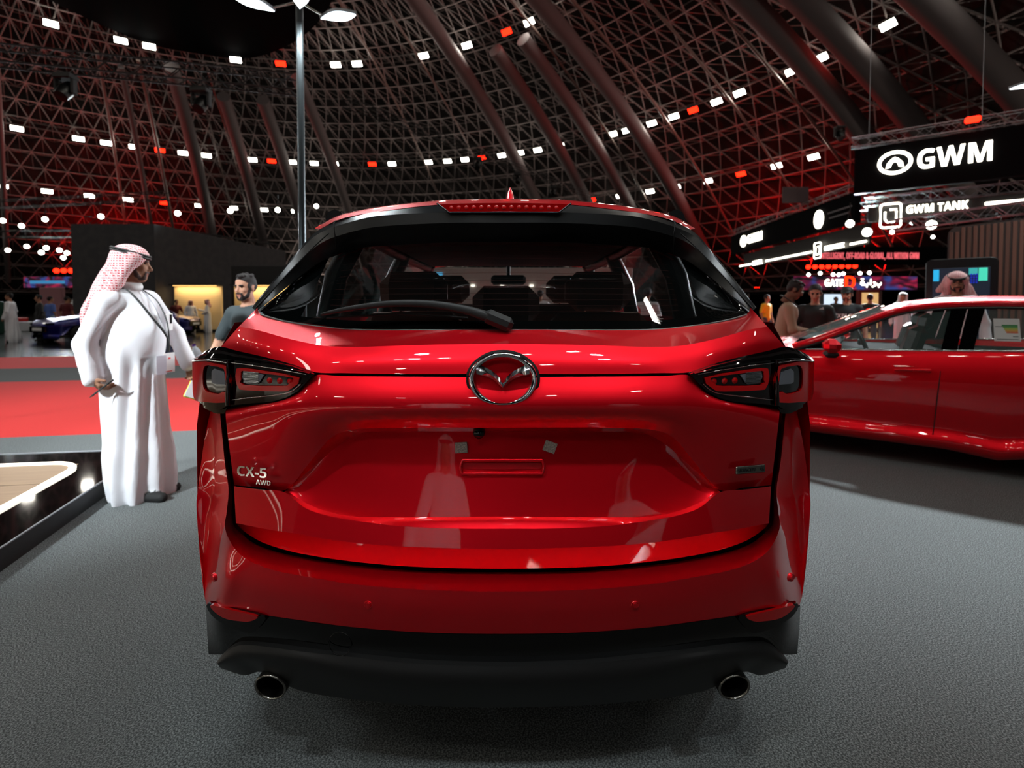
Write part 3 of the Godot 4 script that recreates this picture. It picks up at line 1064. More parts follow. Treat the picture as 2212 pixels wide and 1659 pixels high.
func suv_lamps(t: Node3D) -> void:
	var dep := lamp_depth
	var housing_m := mt(Color(0.05, 0.006, 0.010), 0.08)
	var red_m := mt(Color(0.66, 0.0, 0.012), 0.12)
	var block_m := mt(Color(0.42, 0.43, 0.46), 0.35, 0.3)
	for s in [1.0, -1.0]:
		var side := func(p: PackedVector2Array) -> PackedVector2Array: return p if s > 0 else flip(p)
		var house := outline("lamp_house")
		var b := plate(side.call(house), dep, -0.006, 0.10)
		var lamp := part("tail_lamp", b, housing_m, t, "dark red tail lamp in a black frame")
		# the outer chamber bulges; a glossy red frame round a dark window
		b = ring_plate(side.call(outline("lamp_outer", 2)), side.call(outline("lamp_inner", 2)), dep, -0.016, 0.012)
		part("outer_lens", b, red_m, lamp)
		b = plate(side.call(outline("lamp_inner", 2)), dep, -0.010, 0.004)
		part("lamp_window", b, M.gloss, lamp)
		b = plate(side.call(outline("lamp_block")), dep, -0.0145, 0.006)
		part("light_block", b, block_m, lamp)
		# the inner chamber: a red U round a ribbed clear reflector
		b = ring_plate(side.call(outline("lamp_u", 2)), side.call(outline("lamp_ucut", 2)), dep, -0.012, 0.008)
		part("light_guide", b, red_m, lamp)
		b = plate(side.call(outline("lamp_white")), dep, -0.011, 0.006)
		var clear := part("reversing_reflector", b, block_m, lamp)
		for k in 9:
			var y := 1.110 + k * 0.0034
			b = MB.new()
			b.tube([Vector3(0.636 * s, y, -lamp_depth(0.636) + 0.0125), Vector3(0.684 * s, y, -lamp_depth(0.684) + 0.0125)], 0.0010, 5)
			part("rib", b, M.chrome, clear)
		for k in 3:
			var x := 0.545 + k * 0.03
			b = MB.new()
			b.lathe(along(Vector3(x * s, 1.117 - k * 0.0, -lamp_depth(x) + 0.004), Vector3(x * s, 1.117, -lamp_depth(x) + 0.02)), [Vector2(0, 0.006), Vector2(0.006, 0.0045), Vector2(0.010, 0.0)], 10)
			part("turn_reflector", b, red_m, lamp)
		# frames of bright line
		b = MB.new()
		var pts := []
		for p in [[0.735, 1.160], [0.80, 1.163], [0.86, 1.158], [0.898, 1.152]]:
			pts.append(Vector3(p[0] * s, p[1], -lamp_depth(p[0]) + 0.018))
		b.tube(cat(pts, 3), 0.0016, 6)
		pts = []
		for p in [[0.50, 1.137], [0.58, 1.148], [0.66, 1.156], [0.73, 1.160]]:
			pts.append(Vector3(p[0] * s, p[1], -lamp_depth(p[0]) + 0.010))
		b.tube(cat(pts, 3), 0.0016, 6)
		pts = []
		for p in [[0.515, 1.112], [0.545, 1.090], [0.60, 1.079], [0.67, 1.069], [0.735, 1.058]]:
			pts.append(Vector3(p[0] * s, p[1], -lamp_depth(p[0]) + 0.010))
		b.tube(cat(pts, 3), 0.0014, 6)
		part("bright_line", b, M.chrome, lamp)
		# the ledge over the lamp and the divider
		b = MB.new()
		var top := []
		var edge := []
		for p in [[0.49, 1.142, 1.140], [0.56, 1.162, 1.153], [0.64, 1.178, 1.163], [0.72, 1.190, 1.168], [0.784, 1.199, 1.170], [0.845, 1.184, 1.164], [0.905, 1.164, 1.156]]:
			top.append(Vector3(p[0] * s, p[1], -lamp_depth(p[0]) - 0.01))
			edge.append(Vector3(p[0] * s, p[2], -lamp_depth(p[0]) + 0.016))
		loft([top, edge], 3, 2, Vector3(0, 1, 1), b)
		part("lamp_ledge", b, M.gloss, lamp)
		b = MB.new()
		b.tube([Vector3(0.735 * s, 1.165, -lamp_depth(0.735) + 0.012), Vector3(0.733 * s, 1.10, -lamp_depth(0.733) + 0.016), Vector3(0.738 * s, 1.045, -lamp_depth(0.738) + 0.012)], 0.007, 8)
		part("divider", b, housing_m, lamp)
		# the black skirt below
		b = plate(side.call(PackedVector2Array([Vector2(0.742, 1.05), Vector2(0.862, 1.045), Vector2(0.858, 1.022), Vector2(0.80, 1.012), Vector2(0.765, 1.016)])), dep, 0.002, 0.05)
		part("lamp_skirt", b, M.gloss, lamp)

func suv_top(t: Node3D) -> void:
	# rear window with a dark border
	var b := MB.new()
	loft([both("wa"), both("wb"), both("wc")], 6, 8, Vector3(0, 0.6, 1), b)
	var glass := part("rear_window", b, M.tint, t, "dark tinted rear window")
	var wa := cat(both("wa"), 6)
	var wb := cat(both("wb"), 6)
	var wc := cat(both("wc"), 6)
	b = MB.new()
	var rows := []
	for k in 4:
		var r := PackedVector3Array()
		for j in wa.size():
			r.append(wa[j].lerp(wb[j], k / 3.0 * 0.16) + Vector3(0, 0.002, -0.006))
		rows.append(r)
	b.grid(rows, Vector3(0, 0.6, 1))
	rows = []
	for j in range(wa.size() - 9, wa.size()):
		var r := PackedVector3Array()
		for k in 13:
			var f := k / 12.0
			r.append((wa[j].lerp(wb[j], f * 2.0) if f < 0.5 else wb[j].lerp(wc[j], f * 2.0 - 1.0)) + Vector3(-0.004, 0.0, -0.008))
		rows.append(r)
	b.grid(rows, Vector3(0, 0.6, 1))
	var mir := []
	for r in rows:
		var q := PackedVector3Array()
		for p in r:
			q.append(Vector3(-p.x, p.y, p.z))
		mir.append(q)
	b.grid(mir, Vector3(0, 0.6, 1))
	part("window_border", b, M.gloss, glass)
	for s in [-1.0, 1.0]:
		var inner := []
		var outer := []
		var gw := [sq("wc")[3], sq("wc")[4], sq("wc")[5], sq("wb")[5], sq("wa")[5]]
		var fin := sq("sd").slice(4)
		for k in 5:
			inner.append(Vector3(gw[k].x * s * 0.97, gw[k].y, gw[k].z - 0.004))
			outer.append(Vector3(fin[k].x * s, fin[k].y, fin[k].z - 0.006))
		b = MB.new()
		loft([inner, outer], 4, 3, Vector3(0, 0.3, 1), b)
		part("window_side", b, M.gloss, glass)
	for k in 11:   # heater wires
		var f := 0.2 + k * 0.07
		var path := []
		for j in range(12, wa.size() - 12, 4):
			path.append((wa[j].lerp(wb[j], f * 2.0) if f < 0.5 else wb[j].lerp(wc[j], f * 2.0 - 1.0)) + Vector3(0, -0.003, -0.004))
		b = MB.new()
		b.tube(path, 0.0005, 3, false)
		part("heater_wire", b, mt(Color(0.35, 0.12, 0.08), 0.6), glass)
	b = MB.new()
	var seal := []
	for p in wa:
		seal.append(p + Vector3(0, -0.003, 0.002))
	b.tube(seal, 0.0035, 6)
	part("window_seal", b, mt(Color(0.45, 0.46, 0.47), 0.35, 0.7), glass)
	# spoiler with fins down both sides of the glass
	b = MB.new()
	loft([both("sa"), both("sb")], 6, 2, Vector3(0, 0.3, 1), b)
	loft([both("sb"), both("sc")], 6, 2, Vector3(0, 0, 1), b)
	loft([both("sc"), both("sd")], 6, 4, Vector3(0, -0.6, 1), b)
	var sp := part("spoiler", b, M.satin, t, "satin black roof spoiler")
	for s in [-1.0, 1.0]:
		b = MB.new()
		var pts := []
		for p in [[0.586, 1.607, 0.532], [0.584, 1.594, 0.510], [0.577, 1.552, 0.500], [0.595, 1.501, 0.566]]:
			pts.append(Vector3(p[0] * s, p[1], -p[2] + 0.002))
		b.tube(pts, 0.0022, 5)
		pts = []
		for p in [[0.60, 1.56, 0.508], [0.66, 1.516, 0.528], [0.72, 1.445, 0.508], [0.765, 1.365, 0.447], [0.795, 1.305, 0.394]]:
			pts.append(Vector3(p[0] * s, p[1], -p[2] + 0.004))
		b.tube(cat(pts, 4), 0.0022, 5)
		part("spoiler_joint", b, M.gap, sp)
	b = MB.new()
	var bo := []
	var bu := []
	for k in 13:
		var x := lerpf(-1.0, 1.0, k / 12.0)
		bo.append(Vector3(x * 0.213, 1.640 - 0.002 * x * x, -0.395 - 0.013 * x * x))
		bu.append(Vector3(x * 0.174, 1.6125, -0.3955 - 0.008 * x * x))
	loft([bo, bu], 1, 2, Vector3(0, 0, 1), b)
	var brake := part("brake_lamp", b, M.lens_red, sp, "long red high-mounted brake lamp")
	for k in 15:
		var x := (k - 7) * 0.024
		b = MB.new()
		b.lathe(along(Vector3(x, 1.626, -0.397 - 0.3 * x * x), Vector3(x, 1.626, -0.38)), [Vector2(0, 0.004), Vector2(0.006, 0.003), Vector2(0.009, 0.0)], 10)
		part("light_cell", b, mt(Color(0.66, 0.02, 0.02), 0.25), brake)
	b = MB.new()
	b.tube([Vector3(-0.216, 1.642, -0.41), Vector3(-0.176, 1.611, -0.404), Vector3(0, 1.610, -0.396), Vector3(0.176, 1.611, -0.404), Vector3(0.216, 1.642, -0.41)], 0.003, 6)
	part("brake_lamp_frame", b, M.satin, brake)
	# roof
	b = MB.new()
	var r1 := both("rb")
	var r2 := []
	var r3 := []
	var r4 := []
	for p in r1:
		var k: float = absf(p.x) / 0.714
		var drop := 0.045 * k * k
		r2.append(Vector3(p.x * 0.96, 1.712 - drop, -1.1 - 0.04 * k))
		r3.append(Vector3(p.x * 0.92, 1.708 - drop, -1.9))
		r4.append(Vector3(p.x * 0.86, 1.64 - drop, -2.55))
	loft([both("ra"), r1, r2, r3, r4], 5, 6, Vector3(0, 1, 0.3), b)
	var roof := part("roof", b, M.red, t)
	b = MB.new()   # shark-fin antenna
	var fin := []
	for k in 6:
		var f := k / 5.0
		var ring := PackedVector3Array()
		for j in 14:
			var a := TAU * j / 14
			ring.append(Vector3(cos(a) * 0.024 * (1.0 - f) ** 0.55 * (1.0 if f < 0.99 else 0.3) + 0.018, 1.70 + f * 0.103, -0.84 - 0.03 * f + sin(a) * (0.075 * (1.0 - f) + 0.006)))
		fin.append(ring)
	b.grid(fin, Vector3.ZERO, true)
	part("antenna", b, M.red, roof)
	# wiper
	b = MB.new()
	var arm := [Vector3(0.012, 1.2615, -0.168), Vector3(-0.045, 1.283, -0.165), Vector3(-0.10, 1.300, -0.175), Vector3(-0.20, 1.316, -0.19), Vector3(-0.31, 1.318, -0.20), Vector3(-0.42, 1.306, -0.205), Vector3(-0.515, 1.288, -0.212)]
	b.tube(cat(arm, 5), [0.024, 0.024, 0.024, 0.024, 0.024, 0.0235, 0.023, 0.0225, 0.022, 0.0215, 0.021, 0.0205, 0.020, 0.0195, 0.019, 0.0185, 0.018, 0.0175, 0.017, 0.0165, 0.016, 0.0155, 0.015, 0.0145, 0.014, 0.013, 0.012, 0.011, 0.010, 0.008, 0.006], 12, true, false, 0.6)
	var w := part("wiper", b, M.black, t, "black rear wiper lying across the window")
	b = MB.new()
	b.tube([Vector3(-0.50, 1.277, -0.212), Vector3(-0.30, 1.289, -0.218), Vector3(-0.10, 1.277, -0.21)], 0.004, 6)
	part("wiper_blade", b, M.rubber, w)
	b = MB.new()
	b.box(Transform3D(Basis(Vector3.BACK, -0.4), Vector3(-0.012, 1.272, -0.158)), Vector3(0.085, 0.040, 0.035), 0.012)
	part("wiper_cap", b, M.black, w)

func suv_marks(gate: Node3D) -> void:
	# round emblem with a winged shape
	var mid := Vector3(0.003, 1.131, -0.040)
	var e := MB.new()
	var ring := []
	for k in 64:
		var f := TAU * k / 64
		var c := cos(f)
		var s := sin(f)
		var y := s * (0.060 if s > 0 else 0.064)
		var x := signf(c) * absf(c) ** 0.88 * (0.080 if s < 0 else 0.080 - 0.012 * s * s)
		ring.append(mid + Vector3(x, y, 0.004))
	var rows := []
	for k in 64:
		var a: Vector3 = ring[k] - mid
		var row := PackedVector3Array()
		for q in [[-0.011, -0.014], [-0.0085, 0.001], [-0.001, 0.009], [0.0055, 0.002], [0.0075, -0.014]]:
			var r := Vector2(a.x, a.y)
			var o: Vector2 = r.normalized() * q[0]
			row.append(ring[k] + Vector3(o.x, o.y, q[1]))
		rows.append(row)
	e.grid(rows, Vector3(0, 0, 1), false, true)
	var em := part("emblem", e, M.chrome, gate, "round chrome emblem with a winged letter")
	var wing := []
	for s in [-1.0, 1.0]:
		var top := []
		var ridge := []
		var low := []
		for p in [[0.066, 0.036, 0.022, 0.010], [0.046, 0.028, 0.017, 0.006], [0.024, 0.016, 0.006, -0.004], [0.008, 0.001, -0.010, -0.018], [0.0, -0.012, -0.020, -0.026]]:
			top.append(mid + Vector3(p[0] * s, p[1], 0.000))
			ridge.append(mid + Vector3(p[0] * s, p[2], 0.011))
			low.append(mid + Vector3(p[0] * s, p[3], 0.000))
		e = MB.new()
		loft([top, ridge], 4, 2, Vector3(0, 0.5, 1), e)
		loft([ridge, low], 4, 2, Vector3(0, -0.5, 1), e)
		part("emblem_wing", e, M.chrome, em)
	e = MB.new()
	e.lathe(Transform3D(Basis(Vector3.RIGHT, PI / 2 - 0.22), mid + Vector3(0, 0, -0.012)) * Transform3D(Basis().scaled(Vector3(1, 1, 0.8)), Vector3.ZERO), [Vector2(0, 0.004), Vector2(0.04, 0.003), Vector2(0.074, 0.0)], 32)
	part("emblem_face", e, M.red, em)
	e = MB.new()
	var halo := []
	for p in ring:
		halo.append(mid + (p - mid) * 1.10 + Vector3(0, -0.001, -0.014))
	e.tube(halo, 0.006, 6, false, true)
	part("emblem_gap", e, M.gap, em)
	for q in [["CX-5", Vector3(-0.655, 0.877, 0), 0.026, 0.10, 1.22], ["AWD", Vector3(-0.622, 0.8505, 0), 0.0125, 0.095, 1.15]]:
		var o := part("badge", text_mesh(q[0], q[2], 0.006), M.chrome, gate, "chrome badge lettering " + q[0])
		o.position = q[1] + Vector3(0, 0, -q[3] + 0.006)
		o.rotation.y = -0.22
		o.scale.x = q[4]
	e = MB.new()
	e.box(Transform3D(Basis(Vector3.UP, 0.22), Vector3(0.652, 0.882, -0.0975)), Vector3(0.088, 0.021, 0.006), 0.002)
	var plate_ := part("badge_plate", e, M.steel, gate, "small steel badge plate with dark lettering")
	var o2 := part("lettering", text_mesh("SKYACTIV", 0.0085, 0.002), M.gap, plate_)
	o2.position = Vector3(0.640, 0.882, -0.0923)
	o2.rotation.y = 0.22
	o2.position += Vector3(0, 0, 0.001)
	o2.scale.x = 1.0
	var o3 := part("lettering", text_mesh("G", 0.012, 0.002), M.gap, plate_)
	o3.position = Vector3(0.686, 0.882, -0.1012)
	o3.rotation.y = 0.22
	for k in 6:
		e = MB.new()
		e.box(Transform3D(Basis(Vector3.UP, 0.25) * Basis(Vector3.RIGHT, -0.75), Vector3(0.45 + 0.004 * (k % 2), 1.286 - k * 0.004, -0.2640 + k * 0.0036)), Vector3(0.03 - 0.006 * (k % 3), 0.0016, 0.0006))
		part("window_print", e, mt(Color(0.45, 0.45, 0.45), 0.6), gate)

func suv_rest(t: Node3D) -> void:
	# body sides with wheel arches, far front, glass and cabin
	var b := MB.new()
	for s in [-1.0, 1.0]:
		var st := [[0.29, 0.0], [0.55, 0.0], [0.78, 0.0], [1.10, 0.02], [1.6, 0.02], [2.4, 0.02], [3.0, 0.015], [3.6, -0.005], [4.1, -0.05], [4.45, -0.16]]
		var prof := [[0.30, 0.885], [0.45, 0.905], [0.70, 0.928], [0.95, 0.925], [1.06, 0.91], [1.15, 0.87], [1.21, 0.835], [1.262, 0.805]]
		var rows := []
		for q in st:
			var r := PackedVector3Array()
			for p in prof:
				var low: float = p[0]
				# wheel arches
				for wz in [0.93, 3.62]:
					var k: float = 1.0 - ((q[0] - wz) / 0.42) ** 2
					if k > 0.0 and low < 0.38 + 0.36 * sqrt(k):
						low = lerpf(low, 0.38 + 0.36 * sqrt(k), 0.9)
				r.append(Vector3((p[1] + q[1]) * s, low + (0.0 if p[0] < 1.1 else -0.03 * maxf(0.0, q[0] - 1.5) / 2.0), -q[0]))
			rows.append(r)
		b.grid(rows, Vector3(s, 0.2, 0))
	# hood and nose
	var h := []
	for q in [[2.75, 1.18, 0.72], [3.3, 1.12, 0.78], [4.0, 1.03, 0.80], [4.4, 0.86, 0.74], [4.52, 0.55, 0.72], [4.5, 0.3, 0.7]]:
		var r := []
		for k in 7:
			var x := (k - 3) / 3.0
			r.append(Vector3(x * q[2], q[1] - 0.05 * x * x, -q[0] + 0.12 * x * x))
		h.append(r)
	loft(h, 2, 3, Vector3(0, 1, -1), b)
	part("body", b, M.red, t)
	# pillars
	for s in [-1.0, 1.0]:
		for q in [[Vector3(0.74, 1.27, -2.95), Vector3(0.585, 1.62, -2.50), 0.04], [Vector3(0.79, 1.25, -1.95), Vector3(0.635, 1.63, -1.85), 0.045], [Vector3(0.80, 1.26, -1.02), Vector3(0.645, 1.63, -0.98), 0.05], [Vector3(0.65, 1.645, -0.7), Vector3(0.60, 1.60, -2.55), 0.035]]:
			b = MB.new()
			var m := Vector3(s, 1, 1)
			b.tube([q[0] * m, (q[0] + q[1]) / 2.0 * m + Vector3(0.03 * s, 0, 0), q[1] * m], q[2], 8)
			part("pillar", b, M.satin, t)
		b = MB.new()   # quarter panel beside the rear window
		b.grid([PackedVector3Array([Vector3(0.80 * s, 1.25, -0.40), Vector3(0.70 * s, 1.48, -0.60), Vector3(0.655 * s, 1.62, -0.72)]), PackedVector3Array([Vector3(0.81 * s, 1.25, -0.62), Vector3(0.73 * s, 1.46, -0.72), Vector3(0.66 * s, 1.63, -0.86)])], Vector3(s, 0, 0))
		part("quarter_panel", b, M.gap, t)
		b = MB.new()
		b.grid([PackedVector3Array([Vector3(0.81 * s, 1.25, -0.6), Vector3(0.73 * s, 1.47, -0.75), Vector3(0.655 * s, 1.62, -0.86)]), PackedVector3Array([Vector3(0.80 * s, 1.25, -1.8), Vector3(0.72 * s, 1.47, -1.8), Vector3(0.635 * s, 1.62, -1.8)]), PackedVector3Array([Vector3(0.76 * s, 1.25, -2.85), Vector3(0.68 * s, 1.44, -2.72), Vector3(0.60 * s, 1.60, -2.5)])], Vector3(s, 0, 0))
		part("side_window", b, M.clear, t)
		for wz in [0.93, 3.62]:
			wheel(t, Vector3(0.80 * s, 0.36, -wz), 0.36, 0.23, s)
		for wz in [0.93, 3.62]:
			var arc := []
			for k in 15:
				var f := PI * k / 14
				arc.append(Vector3(0.905 * s, 0.36 + sin(f) * 0.405, -wz + cos(f) * 0.43))
			b = MB.new()
			b.tube(arc, 0.035, 6)
			part("arch_trim", b, M.matte, t)
		b = MB.new()
		b.box(T(Vector3(0.95 * s, 1.25, -2.75)), Vector3(0.2, 0.14, 0.10), 0.03)
		part("door_mirror", b, M.red, t)
	b = MB.new()
	b.grid([PackedVector3Array([Vector3(-0.74, 1.19, -2.98), Vector3(0, 1.20, -3.12), Vector3(0.74, 1.19, -2.98)]), PackedVector3Array([Vector3(-0.59, 1.61, -2.52), Vector3(0, 1.63, -2.58), Vector3(0.59, 1.61, -2.52)])], Vector3(0, 0.5, -1))
	part("windscreen", b, M.clear, t)
	# underbody and cabin
	b = MB.new()
	b.box(T(Vector3(0, 0.33, -2.3)), Vector3(1.5, 0.12, 3.9), 0.03)
	part("underbody", b, M.gap, t)
	b = MB.new()
	b.box(T(Vector3(0, 0.74, -0.36)), Vector3(1.64, 0.86, 0.06), 0.02)
	b.box(T(Vector3(0, 0.55, -1.6)), Vector3(1.5, 0.06, 2.4), 0.01)
	b.box(T(Vector3(0, 1.195, -0.62)), Vector3(1.42, 0.02, 0.62), 0.005)
	b.box(T(Vector3(0, 1.05, -2.75)), Vector3(1.45, 0.24, 0.5), 0.06)
	# headliner
	b.box(T(Vector3(0, 1.62, -1.6)), Vector3(1.16, 0.03, 1.7), 0.01)
	for s in [-1.0, 1.0]:
		b.box(T(Vector3(0.76 * s, 0.95, -1.7)), Vector3(0.06, 0.5, 2.3), 0.02)
	part("cabin", b, mt(Color(0.07, 0.068, 0.066), 0.8), t)
	for q in [[-0.40, -1.05, 0.0], [0.40, -1.05, 0.0], [0.0, -1.05, -0.06], [-0.38, -1.95, 0.04], [0.38, -1.95, 0.04]]:
		b = MB.new()
		var wide := 0.52 if q[1] < -1.5 else 0.44
		b.box(Transform3D(Basis(Vector3.RIGHT, 0.2), Vector3(q[0], 0.98 + q[2], q[1] + 0.06)), Vector3(wide, 0.62, 0.13), 0.05)
		b.box(T(Vector3(q[0], 0.68, q[1] - 0.25)), Vector3(wide, 0.14, 0.5), 0.05)
		var seat := part("seat", b, M.leather, t, "brown leather seat")
		b = MB.new()
		b.box(Transform3D(Basis(Vector3.RIGHT, 0.15), Vector3(q[0], 1.375 + q[2], q[1] + 0.10)), Vector3(0.29, 0.17, 0.11), 0.05)
		part("headrest", b, M.leather, seat)
		b = MB.new()
		for s in [-1.0, 1.0]:
			b.tube([Vector3(q[0] + 0.06 * s, 1.24 + q[2], q[1] + 0.08), Vector3(q[0] + 0.06 * s, 1.34 + q[2], q[1] + 0.1)], 0.008, 6)
		part("headrest_post", b, M.chrome, seat)
	b = MB.new()
	var wheel_path := []
	for k in 24:
		var f := TAU * k / 24
		wheel_path.append(Vector3(-0.38 + cos(f) * 0.185, 1.12 + sin(f) * 0.17, -2.42 - sin(f) * 0.07))
	b.tube(wheel_path, 0.016, 8, false, true)
	b.box(T(Vector3(-0.38, 1.12, -2.43)), Vector3(0.3, 0.05, 0.04), 0.01)
	part("steering_wheel", b, M.black, t)
	b = MB.new()
	b.box(T(Vector3(0, 1.50, -2.35)), Vector3(0.25, 0.07, 0.04), 0.02)
	b.tube([Vector3(0, 1.5, -2.37), Vector3(0, 1.62, -2.45)], 0.015, 6)
	part("rear_view_mirror", b, M.black, t)

func wheel(parent: Node3D, at: Vector3, r: float, w: float, s: float, turn := 0.0) -> void:
	var f := Transform3D(Basis(Vector3.UP, turn) * Basis(Vector3.BACK, -PI / 2 * s), at)
	var b := MB.new()
	b.lathe(f, [Vector2(r * 0.66, w / 2), Vector2(r * 0.72, w / 2 + 0.004), Vector2(r * 0.92, w / 2), Vector2(r, w / 2 - 0.03), Vector2(r, -w / 2 + 0.03), Vector2(r * 0.9, -w / 2), Vector2(r * 0.6, -w / 2)], 36)
	var tyre := part("wheel", b, M.rubber, parent)
	b = MB.new()
	b.lathe(f, [Vector2(0.0, w / 2 - 0.10), Vector2(r * 0.62, w / 2 - 0.09), Vector2(r * 0.64, w / 2 - 0.01), Vector2(r * 0.67, w / 2 + 0.002)], 30)
	part("rim", b, mt(Color(0.06, 0.06, 0.065), 0.3, 0.7), tyre)
	for k in 10:
		var a := TAU * k / 10
		var d := Vector3(cos(a), 0, sin(a))
		b = MB.new()
		b.tube([f * (d * r * 0.1 + Vector3(0, w / 2 - 0.04, 0)), f * (d.rotated(Vector3.UP, 0.12) * r * 0.63 + Vector3(0, w / 2 - 0.012, 0))], 0.016, 6)
		part("spoke", b, M.alu, tyre)

func car_body(t: Node3D, paint: Material, detail := true) -> void:
	# a saloon in its own axes: x from the windscreen's foot towards the rear, z = 0 the near side, z = -1.84 the far one
	var side := [[-0.12, 0.17], [-0.03, 0.185], [0.0, 0.245], [-0.016, 0.285], [-0.042, 0.325], [-0.038, 0.385], [-0.014, 0.52], [0.004, 0.66], [-0.006, 0.79], [-0.042, 0.885], [-0.085, 0.935]]
	var st := [[-1.78, -0.62, 0.62], [-1.70, -0.36, 0.72], [-1.5, -0.14, 0.80], [-1.2, -0.04, 0.855], [-0.7, 0.0, 0.89], [-0.25, 0.0, 0.912], [0.0, 0.0, 0.92], [0.45, 0.0, 0.938], [0.95, 0.0, 0.958], [1.4, 0.0, 0.976], [1.9, 0.0, 0.985], [2.4, -0.01, 0.99], [2.75, -0.08, 0.98], [2.95, -0.26, 0.94], [3.02, -0.6, 0.80]]
	var rows := []
	for q in st:
		var half := []
		for p in side:
			var y: float = p[1]
			if y > 0.5:
				y = 0.5 + (y - 0.5) * (q[2] - 0.5) / 0.435
			for wx in [-0.95, 1.88]:
				var k: float = 1.0 - ((q[0] - wx) / 0.40) ** 2
				if k > 0.0 and y < 0.33 + 0.37 * sqrt(k):
					y = lerpf(y, 0.33 + 0.37 * sqrt(k), 0.95)
			half.append(Vector3(q[0], y, p[0] + q[1]))
		var cabin: bool = q[0] > -0.05 and q[0] < 2.5
		var c: float = q[2] + (0.07 if q[0] < 1.0 else 0.04) * clampf(absf(q[0] + 1.9), 0.0, 1.0)
		half.append(Vector3(q[0], q[2] + (0.012 if not cabin else -0.10), q[1] - 0.16))
		half.append(Vector3(q[0], (c - 0.02) if not cabin else q[2] - 0.14, minf(-0.45, q[1] - 0.2)))
		half.append(Vector3(q[0], c if not cabin else q[2] - 0.14, -0.92))
		var r := PackedVector3Array(half)
		for i in range(half.size() - 2, -1, -1):
			r.append(Vector3(half[i].x, half[i].y, -1.84 - half[i].z))
		rows.append(r)
	var fine := []
	for i in rows.size():
		fine.append(Array(rows[i]))
	var b := loft(fine, 2, 3, Vector3(0, 1, 0))
	part("body", b, paint, t)
	b = MB.new()
	b.box(T(Vector3(0.6, 0.24, -0.92)), Vector3(4.3, 0.10, 1.60), 0.02)
	part("underbody", b, M.gap, t)
	# roof
	var near := [[0.62, 1.262, -0.235], [0.80, 1.312, -0.255], [1.10, 1.338, -0.268], [1.5, 1.335, -0.272], [1.9, 1.298, -0.265], [2.15, 1.245, -0.25]]
	var crown := [0.02, 0.045, 0.06, 0.065, 0.06, 0.05]
	rows = []
	for i in near.size():
		var r := []
		for f in [0.0, 0.12, 0.35, 0.65, 1.0, 1.35, 1.65, 1.88, 2.0]:
			var g: float = 1.0 - (1.0 - minf(f, 2.0 - f)) ** 2
			r.append(Vector3(near[i][0] - 0.10 * g * (1.0 if i < 2 else 0.0), near[i][1] + crown[i] * (1.0 - (1.0 - minf(f, 2.0 - f)) ** 3), lerpf(near[i][2], -1.84 - near[i][2], f / 2.0)))
		rows.append(r)
	b = loft(rows, 2, 3, Vector3.UP)
	part("roof", b, paint, t)
	for s in [0, 1]:
		var zz := func(z: float) -> float: return z if s == 0 else -1.84 - z
		# side rail: windscreen pillar, roof edge, rear pillar
		var pts := []
		for p in [[-0.12, 0.925, -0.10], [0.15, 1.035, -0.145], [0.42, 1.165, -0.19], [0.70, 1.278, -0.235], [1.05, 1.318, -0.258], [1.5, 1.316, -0.262], [1.9, 1.280, -0.252], [2.3, 1.16, -0.20], [2.65, 1.01, -0.13]]:
			pts.append(Vector3(p[0], p[1] + 0.008, zz.call(p[2])))
		b = MB.new()
		b.tube(cat(pts, 4), 0.034, 8)
		part("roof_rail", b, paint, t)
		b = MB.new()
		var low := []
		for p in pts:
			low.append(p + Vector3(0, -0.03, 0.028 if s == 0 else -0.028))
		b.tube(cat(low, 4), 0.011, 6)
		part("window_trim", b, M.satin, t)
		b = MB.new()
		var belt := []
		for p in [[-0.02, 0.920], [0.45, 0.938], [0.95, 0.958], [1.4, 0.976], [1.9, 0.985], [2.3, 0.995]]:
			belt.append(Vector3(p[0], p[1] + 0.002, zz.call(-0.083)))
		b.tube(cat(belt, 3), 0.009, 6)
		part("belt_trim", b, M.chrome, t)
		# side glass
		var glass_rows := []
		for q in [[[0.06, 0.93], [0.20, 1.04], [0.42, 1.14], [0.70, 1.25], [0.99, 1.29]], [[0.04, 0.925], [0.25, 0.93], [0.46, 0.94], [0.72, 0.95], [0.93, 0.957]]]:
			var r := PackedVector3Array()
			for p in q:
				r.append(Vector3(p[0], p[1], zz.call(-0.085 - (p[1] - 0.92) * 0.42)))
			glass_rows.append(r)
		b = MB.new()
		b.grid(glass_rows, Vector3(0, 0, 1 if s == 0 else -1))
		part("door_window", b, M.clear if detail else M.tint, t)
		b = MB.new()
		b.grid([PackedVector3Array([Vector3(1.18, 1.29, zz.call(-0.24)), Vector3(1.6, 1.285, zz.call(-0.24)), Vector3(2.05, 1.20, zz.call(-0.21))]), PackedVector3Array([Vector3(1.10, 0.963, zz.call(-0.10)), Vector3(1.6, 0.98, zz.call(-0.10)), Vector3(2.35, 0.995, zz.call(-0.10))])], Vector3(0, 0, 1 if s == 0 else -1))
		part("door_window", b, M.clear if detail else M.tint, t)
		for q in [[0.91, 1.005, 0.985, 1.08], [1.012, 1.10, 1.087, 1.185]]:
			b = MB.new()
			b.grid([PackedVector3Array([Vector3(q[2], 1.305, zz.call(-0.237)), Vector3(q[3], 1.305, zz.call(-0.237))]), PackedVector3Array([Vector3((q[0] + q[2]) / 2, 1.14, zz.call(-0.165)), Vector3((q[1] + q[3]) / 2, 1.14, zz.call(-0.165))]), PackedVector3Array([Vector3(q[0], 0.955, zz.call(-0.082)), Vector3(q[1], 0.958, zz.call(-0.082))])], Vector3(0, 0, 1 if s == 0 else -1))
			part("centre_pillar", b, M.gloss, t)
